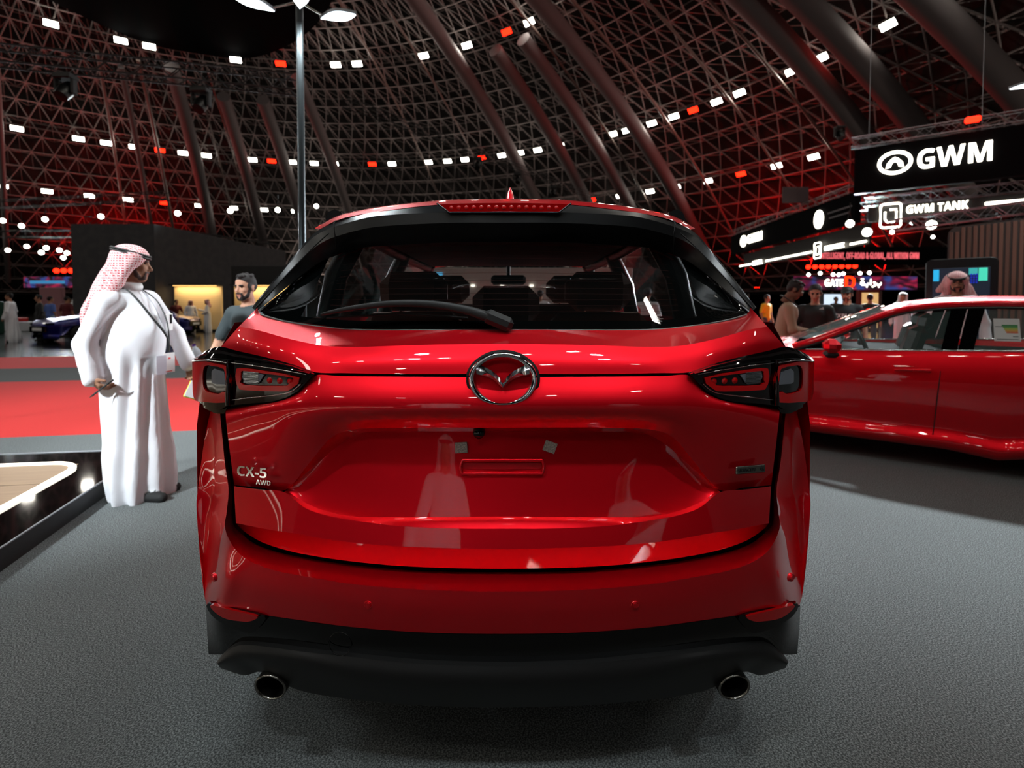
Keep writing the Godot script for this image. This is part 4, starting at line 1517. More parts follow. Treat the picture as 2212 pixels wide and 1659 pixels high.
		if detail:
			b = MB.new()
			b.tube(cat([Vector3(0.915, 0.955, zz.call(-0.078)), Vector3(0.905, 0.80, zz.call(-0.008)), Vector3(0.89, 0.60, zz.call(0.008)), Vector3(0.878, 0.40, zz.call(-0.004)), Vector3(0.87, 0.29, zz.call(-0.016))], 4), 0.0035, 5)
			part("door_gap", b, M.gap, t)
			b = MB.new()
			b.tube([Vector3(0.62, 0.795, zz.call(0.018)), Vector3(0.66, 0.80, zz.call(0.030)), Vector3(0.80, 0.802, zz.call(0.028)), Vector3(0.845, 0.80, zz.call(0.012))], 0.012, 8, true, false, 1.2)
			part("door_handle", b, paint, t)
		# mirror
		b = MB.new()
		b.box(Transform3D(Basis(Vector3.UP, 0.15 if s == 0 else -0.15), Vector3(0.19, 0.975, zz.call(0.13))), Vector3(0.13, 0.115, 0.20), 0.04)
		var mir := part("door_mirror", b, paint, t)
		b = MB.new()
		b.box(Transform3D(Basis(Vector3.UP, 0.15 if s == 0 else -0.15), Vector3(0.185, 0.905, zz.call(0.115))), Vector3(0.11, 0.06, 0.16), 0.025)
		b.tube([Vector3(0.17, 0.90, zz.call(0.06)), Vector3(0.18, 0.925, zz.call(-0.06))], 0.022, 8)
		part("mirror_foot", b, M.black, mir)
		for wx in [-0.95, 1.88]:
			wheel_z(t, Vector3(wx, 0.33, zz.call(-0.12)), 0.33, 1.0 if s == 0 else -1.0)
	b = MB.new()
	b.grid([PackedVector3Array([Vector3(-0.12, 0.93, -0.10), Vector3(-0.28, 0.965, -0.5), Vector3(-0.32, 0.97, -0.92), Vector3(-0.28, 0.965, -1.34), Vector3(-0.12, 0.93, -1.74)]), PackedVector3Array([Vector3(0.66, 1.28, -0.24), Vector3(0.55, 1.32, -0.55), Vector3(0.52, 1.325, -0.92), Vector3(0.55, 1.32, -1.29), Vector3(0.66, 1.28, -1.60)])], Vector3(-1, 0.5, 0))
	part("windscreen", b, M.clear if detail else M.tint, t)
	b = MB.new()
	b.grid([PackedVector3Array([Vector3(2.15, 1.26, -0.27), Vector3(2.2, 1.29, -0.92), Vector3(2.15, 1.26, -1.57)]), PackedVector3Array([Vector3(2.70, 1.01, -0.16), Vector3(2.8, 1.02, -0.92), Vector3(2.70, 1.01, -1.68)])], Vector3(1, 0.5, 0))
	part("rear_window", b, M.tint, t)
	# front: grille, lamps, plate
	b = MB.new()
	b.box(T(Vector3(-1.775, 0.50, -0.92)), Vector3(0.05, 0.22, 0.9), 0.02)
	part("grille", b, M.gloss, t)
	for z in [-0.42, -1.42]:
		b = MB.new()
		b.box(Transform3D(Basis(Vector3.UP, 0.5 if z > -0.9 else -0.5), Vector3(-1.68, 0.68, z)), Vector3(0.12, 0.07, 0.30), 0.03)
		part("headlamp", b, M.gloss, t)
	b = MB.new()
	b.box(T(Vector3(-1.81, 0.50, -0.92)), Vector3(0.012, 0.11, 0.5), 0.004)
	part("number_plate", b, M.white, t)
	if not detail:
		return
	# cabin
	b = MB.new()
	b.box(T(Vector3(0.05, 0.96, -0.92)), Vector3(0.35, 0.10, 1.45), 0.04)
	part("dashboard", b, M.velvet, t)
	b = MB.new()
	b.box(T(Vector3(1.15, 0.885, -0.92)), Vector3(2.5, 0.06, 1.62), 0.02)
	part("cabin_floor", b, M.velvet, t)
	for q in [[0.74, -0.52], [0.74, -1.32], [1.95, -0.52], [1.95, -1.32]]:
		b = MB.new()
		b.box(Transform3D(Basis(Vector3.BACK, -0.28), Vector3(q[0], 0.92, q[1])), Vector3(0.13, 0.46, 0.46), 0.05)
		var seat := part("seat", b, M.satin, t)
		b = MB.new()
		b.box(Transform3D(Basis(Vector3.BACK, -0.2), Vector3(q[0] + 0.10, 1.175, q[1])), Vector3(0.10, 0.16, 0.27), 0.045)
		part("headrest", b, M.satin, seat)
	b = MB.new()
	var path := []
	for k in 20:
		var f := TAU * k / 20
		path.append(Vector3(0.40 - sin(f) * 0.07, 0.985 + sin(f) * 0.165, -0.52 + cos(f) * 0.18))
	b.tube(path, 0.015, 8, false, true)
	b.box(T(Vector3(0.38, 0.985, -0.52)), Vector3(0.04, 0.05, 0.3), 0.01)
	part("steering_wheel", b, M.black, t)
	# the price sheet in the rear door window
	b = MB.new()
	var f := Transform3D(Basis(Vector3(1, 0, 0), Vector3(0, 0.92, -0.39).normalized(), Vector3(0, 0.39, 0.92).normalized()), Vector3(1.30, 1.13, -0.185))
	b.box(f, Vector3(0.145, 0.185, 0.002))
	var sheet := part("energy_label", b, M.white, t, "white paper energy label with coloured bars in the rear window")
	var bars := [Color(0.12, 0.5, 0.22), Color(0.35, 0.62, 0.25), Color(0.68, 0.72, 0.25), Color(0.85, 0.62, 0.2), Color(0.82, 0.4, 0.18)]
	for k in 5:
		b = MB.new()
		b.box(f * T(Vector3(0.016 + k * 0.003, 0.035 - k * 0.014, 0.002)), Vector3(0.088 - k * 0.006, 0.0135, 0.001))
		part("colour_bar", b, mt(bars[k], 0.6), sheet)
	for q in [[-0.045, 0.025, 0.04], [0.0, -0.078, 0.12], [0.045, -0.055, 0.03]]:
		b = MB.new()
		b.box(f * T(Vector3(q[0], q[1], 0.002)), Vector3(q[2], 0.005, 0.001))
		part("print_line", b, M.black, sheet)

func wheel_z(parent: Node3D, at: Vector3, r: float, s: float) -> void:
	var f := Transform3D(Basis(Vector3.RIGHT, PI / 2 * s), at)
	var w := 0.22
	var b := MB.new()
	b.lathe(f, [Vector2(r * 0.66, w / 2), Vector2(r * 0.92, w / 2), Vector2(r, w / 2 - 0.03), Vector2(r, -w / 2 + 0.03), Vector2(r * 0.9, -w / 2), Vector2(r * 0.6, -w / 2)], 30)
	var tyre := part("wheel", b, M.rubber, parent)
	b = MB.new()
	b.lathe(f, [Vector2(0.0, w / 2 - 0.07), Vector2(r * 0.62, w / 2 - 0.06), Vector2(r * 0.66, w / 2)], 30)
	part("rim", b, M.dark, tyre)
	for k in 9:
		var d := Vector3(cos(TAU * k / 9), 0, sin(TAU * k / 9))
		b = MB.new()
		b.tube([f * (d * r * 0.08 + Vector3(0, w / 2 - 0.03, 0)), f * (d * r * 0.63 + Vector3(0, w / 2 - 0.01, 0))], 0.017, 6)
		part("spoke", b, M.alu, tyre)

func build_sedan() -> void:
	var t := thing("red_sedan", "glossy red sedan parked side-on beside the red SUV", "car", Vector3(2.64, 0, -4.38), -deg_to_rad(36.1))
	car_body(t, M.red)

class Field:
	# a distance field on a grid; round cones and ellipsoids joined smoothly, meshed as surface nets
	var o: Vector3
	var h: float
	var nx: int
	var ny: int
	var nz: int
	var f := PackedFloat32Array()
	var near := PackedFloat32Array()
	var who := PackedByteArray()
	func _init(lo: Vector3, hi: Vector3, cell: float) -> void:
		o = lo
		h = cell
		nx = ceili((hi.x - lo.x) / cell) + 1
		ny = ceili((hi.y - lo.y) / cell) + 1
		nz = ceili((hi.z - lo.z) / cell) + 1
		f.resize(nx * ny * nz)
		f.fill(1.0)
		near.resize(nx * ny * nz)
		near.fill(1.0)
		who.resize(nx * ny * nz)
	func span(lo: Vector3, hi: Vector3) -> Array:
		return [maxi(0, floori((lo.x - o.x) / h)), mini(nx - 1, ceili((hi.x - o.x) / h)), maxi(0, floori((lo.y - o.y) / h)), mini(ny - 1, ceili((hi.y - o.y) / h)), maxi(0, floori((lo.z - o.z) / h)), mini(nz - 1, ceili((hi.z - o.z) / h))]
	func put(i: int, d: float, k: float, id: int, sub: bool) -> void:
		var e := f[i]
		if sub:
			f[i] = maxf(e, -d)
			return
		if d < near[i]:
			near[i] = d
			who[i] = id
		var g := k - absf(e - d)
		var m := minf(e, d)
		if g > 0.0:
			m -= g * g / (4.0 * k)
		f[i] = m
	func cone(a: Vector3, b: Vector3, ra: float, rb: float, id := 0, k := 0.04, s := Vector3.ONE, sub := false, amp := 0.0, waves := 0) -> void:
		var m := k + 2.5 * h + amp
		var big := Vector3.ONE * m
		var q := span((a - s * ra).min(b - s * rb) - big, (a + s * ra).max(b + s * rb) + big)
		var ba := (b - a) / s
		var l2 := maxf(ba.length_squared(), 1e-9)
		var sm := minf(s.x, minf(s.y, s.z))
		for z in range(q[4], q[5] + 1):
			for y in range(q[2], q[3] + 1):
				var i: int = q[0] + nx * (y + ny * z)
				for x in range(q[0], q[1] + 1):
					var p := (o + Vector3(x, y, z) * h - a) / s
					var t := clampf(p.dot(ba) / l2, 0.0, 1.0)
					var d := ((p - ba * t).length() - lerpf(ra, rb, t)) * sm
					if amp > 0.0:
						d += amp * sin(waves * atan2(p.z, p.x) + p.y * 3.0)
					if d < m:
						put(i, d, k, id, sub)
					i += 1
	func ball(c: Vector3, r: Vector3, id := 0, k := 0.02, turn := Basis(), sub := false) -> void:
		var rm := maxf(r.x, maxf(r.y, r.z))
		var m := k + 2.5 * h
		var q := span(c - Vector3.ONE * (rm + m), c + Vector3.ONE * (rm + m))
		var inv := turn.inverse()
		for z in range(q[4], q[5] + 1):
			for y in range(q[2], q[3] + 1):
				var i: int = q[0] + nx * (y + ny * z)
				for x in range(q[0], q[1] + 1):
					var p := inv * (o + Vector3(x, y, z) * h - c)
					var l := (p / r).length()
					var g := (p / (r * r)).length()
					var d := l * (l - 1.0) / g if g > 1e-6 else -rm
					if d < m:
						put(i, d, k, id, sub)
					i += 1
	func cut_below(y0: float) -> void:
		for z in nz:
			for y in ny:
				for x in nx:
					var i := x + nx * (y + ny * z)
					f[i] = maxf(f[i], y0 - (o.y + y * h))
	func into(mb: MB, cols: Array, t := Transform3D()) -> void:
		var at := {}
		var sy := nx
		var sz := nx * ny
		var off := [0, 1, sy, sy + 1, sz, sz + 1, sz + sy, sz + sy + 1]
		var cor := [Vector3(0, 0, 0), Vector3(1, 0, 0), Vector3(0, 1, 0), Vector3(1, 1, 0), Vector3(0, 0, 1), Vector3(1, 0, 1), Vector3(0, 1, 1), Vector3(1, 1, 1)]
		var edges := [[0, 1], [2, 3], [4, 5], [6, 7], [0, 2], [1, 3], [4, 6], [5, 7], [0, 4], [1, 5], [2, 6], [3, 7]]
		var base := mb.v.size()
		for z in nz - 1:
			for y in ny - 1:
				var i := nx * (y + ny * z)
				for x in nx - 1:
					var v0 := f[i]
					if v0 < 0.9:
						var inside := 0
						for k in 8:
							if f[i + off[k]] < 0.0:
								inside += 1
						if inside > 0 and inside < 8:
							var s := Vector3.ZERO
							var c := 0
							for e in edges:
								var a := f[i + off[e[0]]]
								var b := f[i + off[e[1]]]
								if (a < 0.0) != (b < 0.0):
									s += cor[e[0]].lerp(cor[e[1]], a / (a - b))
									c += 1
							var best := i
							for k in 8:
								if near[i + off[k]] < near[best]:
									best = i + off[k]
							var g := Vector3(f[i + 1] - f[i] + f[i + 1 + sy + sz] - f[i + sy + sz], f[i + sy] - f[i] + f[i + 1 + sy + sz] - f[i + 1 + sz], f[i + sz] - f[i] + f[i + 1 + sy + sz] - f[i + 1 + sy])
							at[i] = mb.vert(t * (o + (Vector3(x, y, z) + s / c) * h), (t.basis * g).normalized(), Vector2.ZERO, cols[who[best]])
					i += 1
		var steps := [[1, sy, sz], [sy, sz, 1], [sz, 1, sy]]
		for i in at:
			for q in steps:
				var j: int = i + q[0]
				if j >= f.size() or (f[i] < 0.0) == (f[j] < 0.0):
					continue
				var a: int = i
				var b: int = i - q[1]
				var c: int = i - q[1] - q[2]
				var d: int = i - q[2]
				if at.has(b) and at.has(c) and at.has(d):
					mb.tri(at[a], at[b], at[c])
					mb.tri(at[a], at[c], at[d])
		# smooth normals from the faces
		var acc := PackedVector3Array()
		acc.resize(mb.v.size() - base)
		for k in range(0, mb.ix.size(), 3):
			var a := mb.ix[k]
			if a < base:
				continue
			var b := mb.ix[k + 1]
			var c := mb.ix[k + 2]
			var nn := (mb.v[c] - mb.v[a]).cross(mb.v[b] - mb.v[a])
			acc[a - base] += nn
			acc[b - base] += nn
			acc[c - base] += nn
		for k in acc.size():
			if acc[k].length_squared() > 1e-20:
				mb.n[base + k] = acc[k].normalized()

func lin(c: Color) -> Color:
	return c.srgb_to_linear()

func hand(fd: Field, wrist: Vector3, dir: Vector3, palm: Vector3, curl: float, id: int, left := 1.0) -> void:
	# palm from the wrist along dir, palm side facing `palm`; fingers bend towards it
	dir = dir.normalized()
	palm = (palm - dir * palm.dot(dir)).normalized()
	var across := dir.cross(palm).normalized() * left
	var k := 0.006
	fd.cone(wrist, wrist + dir * 0.035, 0.026, 0.028, id, 0.012, Vector3.ONE)
	for j in 4:
		var x := (j - 1.5) * 0.019
		var root := wrist + dir * (0.085 - absf(j - 1.2) * 0.006) + across * x
		fd.cone(wrist + dir * 0.02 + across * x * 0.7, root, 0.015, 0.0115, id, 0.012)
		var l: float = [0.040, 0.045, 0.043, 0.034][j]
		var d1 := (dir * cos(curl) + palm * sin(curl)).normalized()
		var d2 := (dir * cos(curl * 2.0) + palm * sin(curl * 2.0)).normalized()
		fd.cone(root, root + d1 * l, 0.0105, 0.0095, id, k)
		fd.cone(root + d1 * l, root + d1 * l + d2 * l * 0.85, 0.0095, 0.008, id, k)
	var tb := wrist + dir * 0.03 - across * 0.03
	var td := (dir * 0.75 - across * 0.6 + palm * 0.35).normalized()
	fd.cone(tb + across * 0.012, tb + td * 0.035, 0.014, 0.0115, id, 0.01)
	fd.cone(tb + td * 0.035, tb + td * 0.035 + (td + palm * 0.4 + dir * 0.3).normalized() * 0.032, 0.011, 0.0085, id, k)

func head_into(mb: MB, t: Transform3D, skin: Color, hair: Color, beard := 0.0, hair_kind := 1, cell := 0.006) -> void:
	# a head with its chin about 0.11 below and its crown 0.12 over the middle, facing +z
	var fd := Field.new(Vector3(-0.12, -0.20, -0.14), Vector3(0.12, 0.16, 0.15), cell)
	fd.cone(Vector3(0, -0.19, -0.035), Vector3(0, -0.07, -0.02), 0.055, 0.052, 0, 0.02)
	fd.ball(Vector3(0, 0.035, -0.012), Vector3(0.075, 0.088, 0.096), 0, 0.02)
	fd.ball(Vector3(0, -0.035, 0.028), Vector3(0.058, 0.072, 0.062), 0, 0.03)
	fd.ball(Vector3(0, -0.088, 0.055), Vector3(0.030, 0.024, 0.028), 0, 0.02)
	for s in [-1.0, 1.0]:
		fd.ball(Vector3(0.034 * s, -0.012, 0.062), Vector3(0.024, 0.02, 0.02), 0, 0.015)
		fd.ball(Vector3(0.076 * s, -0.005, -0.012), Vector3(0.010, 0.032, 0.018), 0, 0.008)
		fd.ball(Vector3(0.031 * s, 0.018, 0.083), Vector3(0.016, 0.010, 0.014), 0, 0.01, Basis(), true)
		fd.ball(Vector3(0.031 * s, 0.033, 0.078), Vector3(0.022, 0.007, 0.012), 2, 0.008)
	fd.cone(Vector3(0, 0.022, 0.080), Vector3(0, -0.020, 0.103), 0.010, 0.0135, 0, 0.010)
	for s in [-1.0, 1.0]:
		fd.ball(Vector3(0.012 * s, -0.026, 0.092), Vector3(0.009, 0.008, 0.010), 0, 0.008)
	fd.ball(Vector3(0, -0.052, 0.083), Vector3(0.024, 0.006, 0.010), 3, 0.006)
	fd.ball(Vector3(0, -0.063, 0.080), Vector3(0.020, 0.007, 0.010), 3, 0.006)
	if beard > 0.0:
		fd.ball(Vector3(0, -0.043, 0.087), Vector3(0.027, 0.006, 0.009), 2, 0.006)
		for s in [-1.0, 1.0]:
			fd.cone(Vector3(0.069 * s, -0.005, 0.010), Vector3(0.050 * s, -0.068, 0.038), 0.012 * beard, 0.018 * beard, 2, 0.012)
			fd.cone(Vector3(0.050 * s, -0.068, 0.038), Vector3(0.012 * s, -0.093, 0.062), 0.018 * beard, 0.022 * beard, 2, 0.012)
			fd.cone(Vector3(0.030 * s, -0.045, 0.080), Vector3(0.024 * s, -0.080, 0.070), 0.007, 0.014, 2, 0.008)
	if hair_kind > 0:
		fd.ball(Vector3(0, 0.060, -0.024), Vector3(0.081, 0.075, 0.096), 1, 0.012)
		fd.ball(Vector3(0, 0.020, -0.062), Vector3(0.074, 0.070, 0.055), 1, 0.012)
		for s in [-1.0, 1.0]:
			fd.ball(Vector3(0.070 * s, 0.022, 0.012), Vector3(0.011, 0.034, 0.026), 1, 0.006)
	if hair_kind > 1:   # thick wavy hair
		var r2 := RandomNumberGenerator.new()
		r2.seed = 5
		for k in 26:
			var a := r2.randf() * TAU
			var q := sqrt(r2.randf())
			fd.ball(Vector3(cos(a) * 0.068 * q, 0.108 + 0.022 * (1.0 - q * q) + r2.randf() * 0.006, -0.015 + sin(a) * 0.085 * q), Vector3(0.017, 0.015, 0.017), 1, 0.006)
	fd.into(mb, [lin(skin), lin(hair), lin(hair), lin(skin.lerp(Color(0.55, 0.2, 0.2), 0.35))], t)

func eyes(parent: Node3D, t: Transform3D) -> void:
	for s in [-1.0, 1.0]:
		var b := MB.new()
		var rows := []
		for i in 7:
			var r := PackedVector3Array()
			for k in 10:
				var a := PI * i / 6.0
				var f := TAU * k / 10
				r.append(t * (Vector3(0.031 * s, 0.016, 0.068) + Vector3(sin(a) * cos(f), sin(a) * sin(f), cos(a)) * 0.0115))
			rows.append(r)
		b.grid(rows, Vector3.ZERO, true)
		part("eye", b, mt(Color(0.09, 0.06, 0.05), 0.15), parent)

func person(label: String, at: Vector3, face: float, spec: Dictionary, group := "") -> Node3D:
	# spec: h scale, top, low (colours), style: shirt | thobe | abaya, arms: [[elbow, wrist] right, left], look: [turn, nod], lean, cell
	var t := thing("person", label, "person", at, deg_to_rad(face), group)
	var sc: float = spec.get("h", 1.0)
	var cell: float = spec.get("cell", 0.03)
	var style: String = spec.get("style", "shirt")
	var lean: float = spec.get("lean", 0.0)
	var wide: float = spec.get("wide", 1.0)
	var top: Color = spec.get("top", Color(0.8, 0.8, 0.8))
	var low: Color = spec.get("low", Color(0.2, 0.22, 0.28))
	var skin: Color = spec.get("skin", Color(0.62, 0.44, 0.34))
	var hair: Color = spec.get("hair", Color(0.05, 0.045, 0.04))
	var fd := Field.new(Vector3(-0.55, -0.02, -0.5), Vector3(0.55, 1.62, 0.6), cell)
	var k := maxf(0.04, cell * 1.5)
	var l := Vector3(0, 0, lean)
	# 0 top, 1 low, 2 skin, 3 shoes
	var sleeve := 0
	fd.cone(Vector3(0, 1.00, 0), Vector3(0, 1.30, 0) + l, 0.140 * wide, 0.150, 0, k, Vector3(1.12, 1, 0.82))
	fd.cone(Vector3(-0.145, 1.385, 0) + l, Vector3(0.145, 1.385, 0) + l, 0.062, 0.062, 0, k)
	fd.cone(Vector3(0, 1.40, 0) + l, Vector3(0, 1.52, 0.015) + l * 1.2, 0.056, 0.050, 2, 0.02)
	if spec.get("belly", 0.0) > 0.0:
		fd.ball(Vector3(0, 1.09, 0.05), Vector3(0.165, 0.22, 0.13 + spec.belly), 0, 0.08)
	if style == "shirt":
		var st: float = spec.get("stride", 0.06)
		fd.ball(Vector3(0, 0.95, -0.01), Vector3(0.165, 0.13, 0.125), 0, k)
		for s in [-1.0, 1.0]:
			var kn := Vector3(0.10 * s, 0.50, 0.02 + st * s)
			var an := Vector3(0.11 * s, 0.08, -0.02 + 1.4 * st * s)
			fd.cone(Vector3(0.09 * s, 0.90, 0), kn, 0.095, 0.065, 1, k)
			fd.cone(kn, an, 0.065, 0.055, 1, k)
			fd.cone(an + Vector3(0, -0.04, -0.03), an + Vector3(0.01 * s, -0.045, 0.14), 0.042, 0.036, 3, 0.02)
	else:
		var amp: float = 0.013 if cell < 0.02 else 0.014
		var hem: Vector3 = spec.get("hem", Vector3.ZERO)
		fd.cone(Vector3(0, 0.16, 0) + hem, Vector3(0, 0.98, 0), 0.185, 0.165 * wide, 0, k, Vector3(1.08, 1, 0.92), false, amp, 9)
		fd.cone(Vector3(0, 0.06, 0) + hem * 1.1, Vector3(0, 0.30, 0) + hem * 0.8, 0.19, 0.185, 0, k, Vector3(1.06, 1, 0.90), false, amp * 1.6, 9)
		for q in [[-1.0, 0.08], [1.0, 0.02]]:
			fd.cone(Vector3(0.09 * q[0], 0.035, q[1]) + hem, Vector3(0.10 * q[0], 0.032, q[1] + 0.14) + hem, 0.042, 0.036, 3, 0.01)
	var arms: Array = spec.get("arms", [[Vector3(-0.27, 1.10, -0.02), Vector3(-0.28, 0.86, 0.06)], [Vector3(0.27, 1.10, -0.02), Vector3(0.28, 0.86, 0.06)]])
	var bare: bool = spec.get("bare", style == "shirt")
	for i in 2:
		var s := -1.0 if i == 0 else 1.0
		var sh := Vector3(0.185 * s, 1.37, 0) + l
		var el: Vector3 = arms[i][0]
		var wr: Vector3 = arms[i][1]
		var r0 := 0.064
		if bare:
			fd.cone(sh, sh.lerp(el, 0.75), r0, 0.062, 0, k)
			fd.cone(sh.lerp(el, 0.6), el, 0.045, 0.040, 2, 0.02)
			fd.cone(el, wr, 0.040, 0.030, 2, 0.02)
		else:
			fd.cone(sh, el, r0, 0.054, 0, k)
			fd.cone(el, wr, 0.053, 0.056 if style != "shirt" else 0.046, 0, k, Vector3.ONE, false, 0.004 if cell < 0.02 else 0.0, 5)
		if cell > 0.016:
			var dd := (wr - el).normalized()
			fd.cone(wr, wr + dd * 0.10, 0.036, 0.026, 2, 0.02)
	if style != "shirt":
		# open the hem: cloth ends in one level edge over the shoes
		pass
	var mb := MB.new()
	fd.into(mb, [lin(top), lin(low), lin(skin), lin(Color(0.05, 0.05, 0.055) if not spec.has("shoes") else spec.shoes)], Transform3D(Basis().scaled(Vector3.ONE * sc), Vector3.ZERO))
	if cell <= 0.016:
		for i in 2:
			var el: Vector3 = arms[i][0]
			var wr: Vector3 = arms[i][1]
			var hd: Array = spec.get("hands", [[Vector3.INF, Vector3(0.3, 0, 0.2), 0.5], [Vector3.INF, Vector3(-0.3, 0, 0.2), 0.5]])[i]
			var dir: Vector3 = (wr - el).normalized() if hd[0] == Vector3.INF else hd[0]
			var hf := Field.new(wr - Vector3.ONE * 0.13 + dir * 0.07, wr + Vector3.ONE * 0.13 + dir * 0.07, 0.0065)
			hand(hf, wr - dir * 0.01, dir, hd[1], hd[2], 0, -1.0 if i == 0 else 1.0)
			hf.into(mb, [lin(skin)], Transform3D(Basis().scaled(Vector3.ONE * sc), Vector3.ZERO))
	# head
	var look: Array = spec.get("look", [0.0, 0.0])
	var ht := Transform3D(Basis(Vector3.UP, deg_to_rad(look[0])) * Basis(Vector3.RIGHT, deg_to_rad(look[1])), Vector3(0, 1.615, 0.03) + l * 1.3 + Vector3(0, -0.01, 0.05) * sin(deg_to_rad(look[1])))
	ht = Transform3D(Basis().scaled(Vector3.ONE * sc), Vector3.ZERO) * ht
	head_into(mb, ht, skin, hair, spec.get("beard", 0.0), spec.get("hair_kind", 1), clampf(cell * 0.4, 0.0055, 0.012))
	var m := mt(Color.WHITE, 0.75)
	m.vertex_color_use_as_albedo = true
	part("body", mb, m, t)
	if cell <= 0.02:
		eyes(t, ht)
	t.set_meta("head", ht)
	if spec.has("scarf"):
		scarf(t, ht, spec.scarf, sc, spec.get("drape", []), clampf(cell * 0.6, 0.008, 0.02))
	return t

func check_tex(red: Color, white: Color) -> ImageTexture:
	var im := Image.create(64, 64, false, Image.FORMAT_RGB8)
	for y in 64:
		for x in 64:
			var u := x % 32
			var v := y % 32
			var on := (u < 20 and v < 20) or (u >= 20 and v >= 20 and (u + v) % 8 < 3)
			im.set_pixel(x, y, red if on else white)
	im.generate_mipmaps()
	return ImageTexture.create_from_image(im)

func scarf(t: Node3D, ht: Transform3D, kind: String, sc: float, drape: Array, cell: float) -> void:
	# a head cloth held by a double black cord
	if not M.has("check"):
		var m := mt(Color.WHITE, 0.85)
		m.albedo_texture = check_tex(Color(0.70, 0.16, 0.20), Color(0.88, 0.83, 0.83))
		m.uv1_triplanar = true
		m.uv1_scale = Vector3.ONE * 30.0
		M.check = m
	var fd := Field.new(Vector3(-0.24, -0.72, -0.42), Vector3(0.24, 0.17, 0.17), cell)
	fd.ball(Vector3(0, 0.052, -0.012), Vector3(0.090, 0.092, 0.108), 0, 0.02)
	for s in [-1.0, 1.0]:
		fd.cone(Vector3(0.060 * s, 0.05, 0.01), Vector3(0.088 * s, -0.13, -0.06), 0.045, 0.030, 0, 0.04)
		fd.cone(Vector3(0.088 * s, -0.13, -0.06), Vector3(0.15 * s, -0.23, -0.10), 0.030, 0.035, 0, 0.04)
	fd.cone(Vector3(0, 0.02, -0.075), Vector3(0, -0.20, -0.15), 0.075, 0.10, 0, 0.06, Vector3(1.1, 1, 0.6))
	for q in drape:
		fd.cone(q[0], q[1], q[2], q[3], 0, 0.05, Vector3(1.0, 1.0, 0.45) if q.size() < 5 else q[4], false, 0.006, 7)
	fd.ball(Vector3(0, -0.035, 0.085), Vector3(0.062, 0.105, 0.085), 0, 0.01, Basis(), true)
	fd.ball(Vector3(0, -0.12, 0.04), Vector3(0.070, 0.085, 0.075), 0, 0.01, Basis(), true)
	var mb := MB.new()
	fd.into(mb, [Color.WHITE], ht)
	part("head_cloth", mb, M.check if kind == "check" else M.white, t, "red and white checked head cloth" if kind == "check" else "white head cloth")
	for y in [0.072, 0.088]:
		var path := []
		for k in 28:
			var f := TAU * k / 28
			path.append(ht * Vector3(sin(f) * 0.094, y + cos(f) * -0.022 + 0.002, -0.014 + cos(f) * 0.110))
		mb = MB.new()
		mb.tube(path, 0.0085 * sc, 7, false, true)
		part("head_cord", mb, M.black, t)

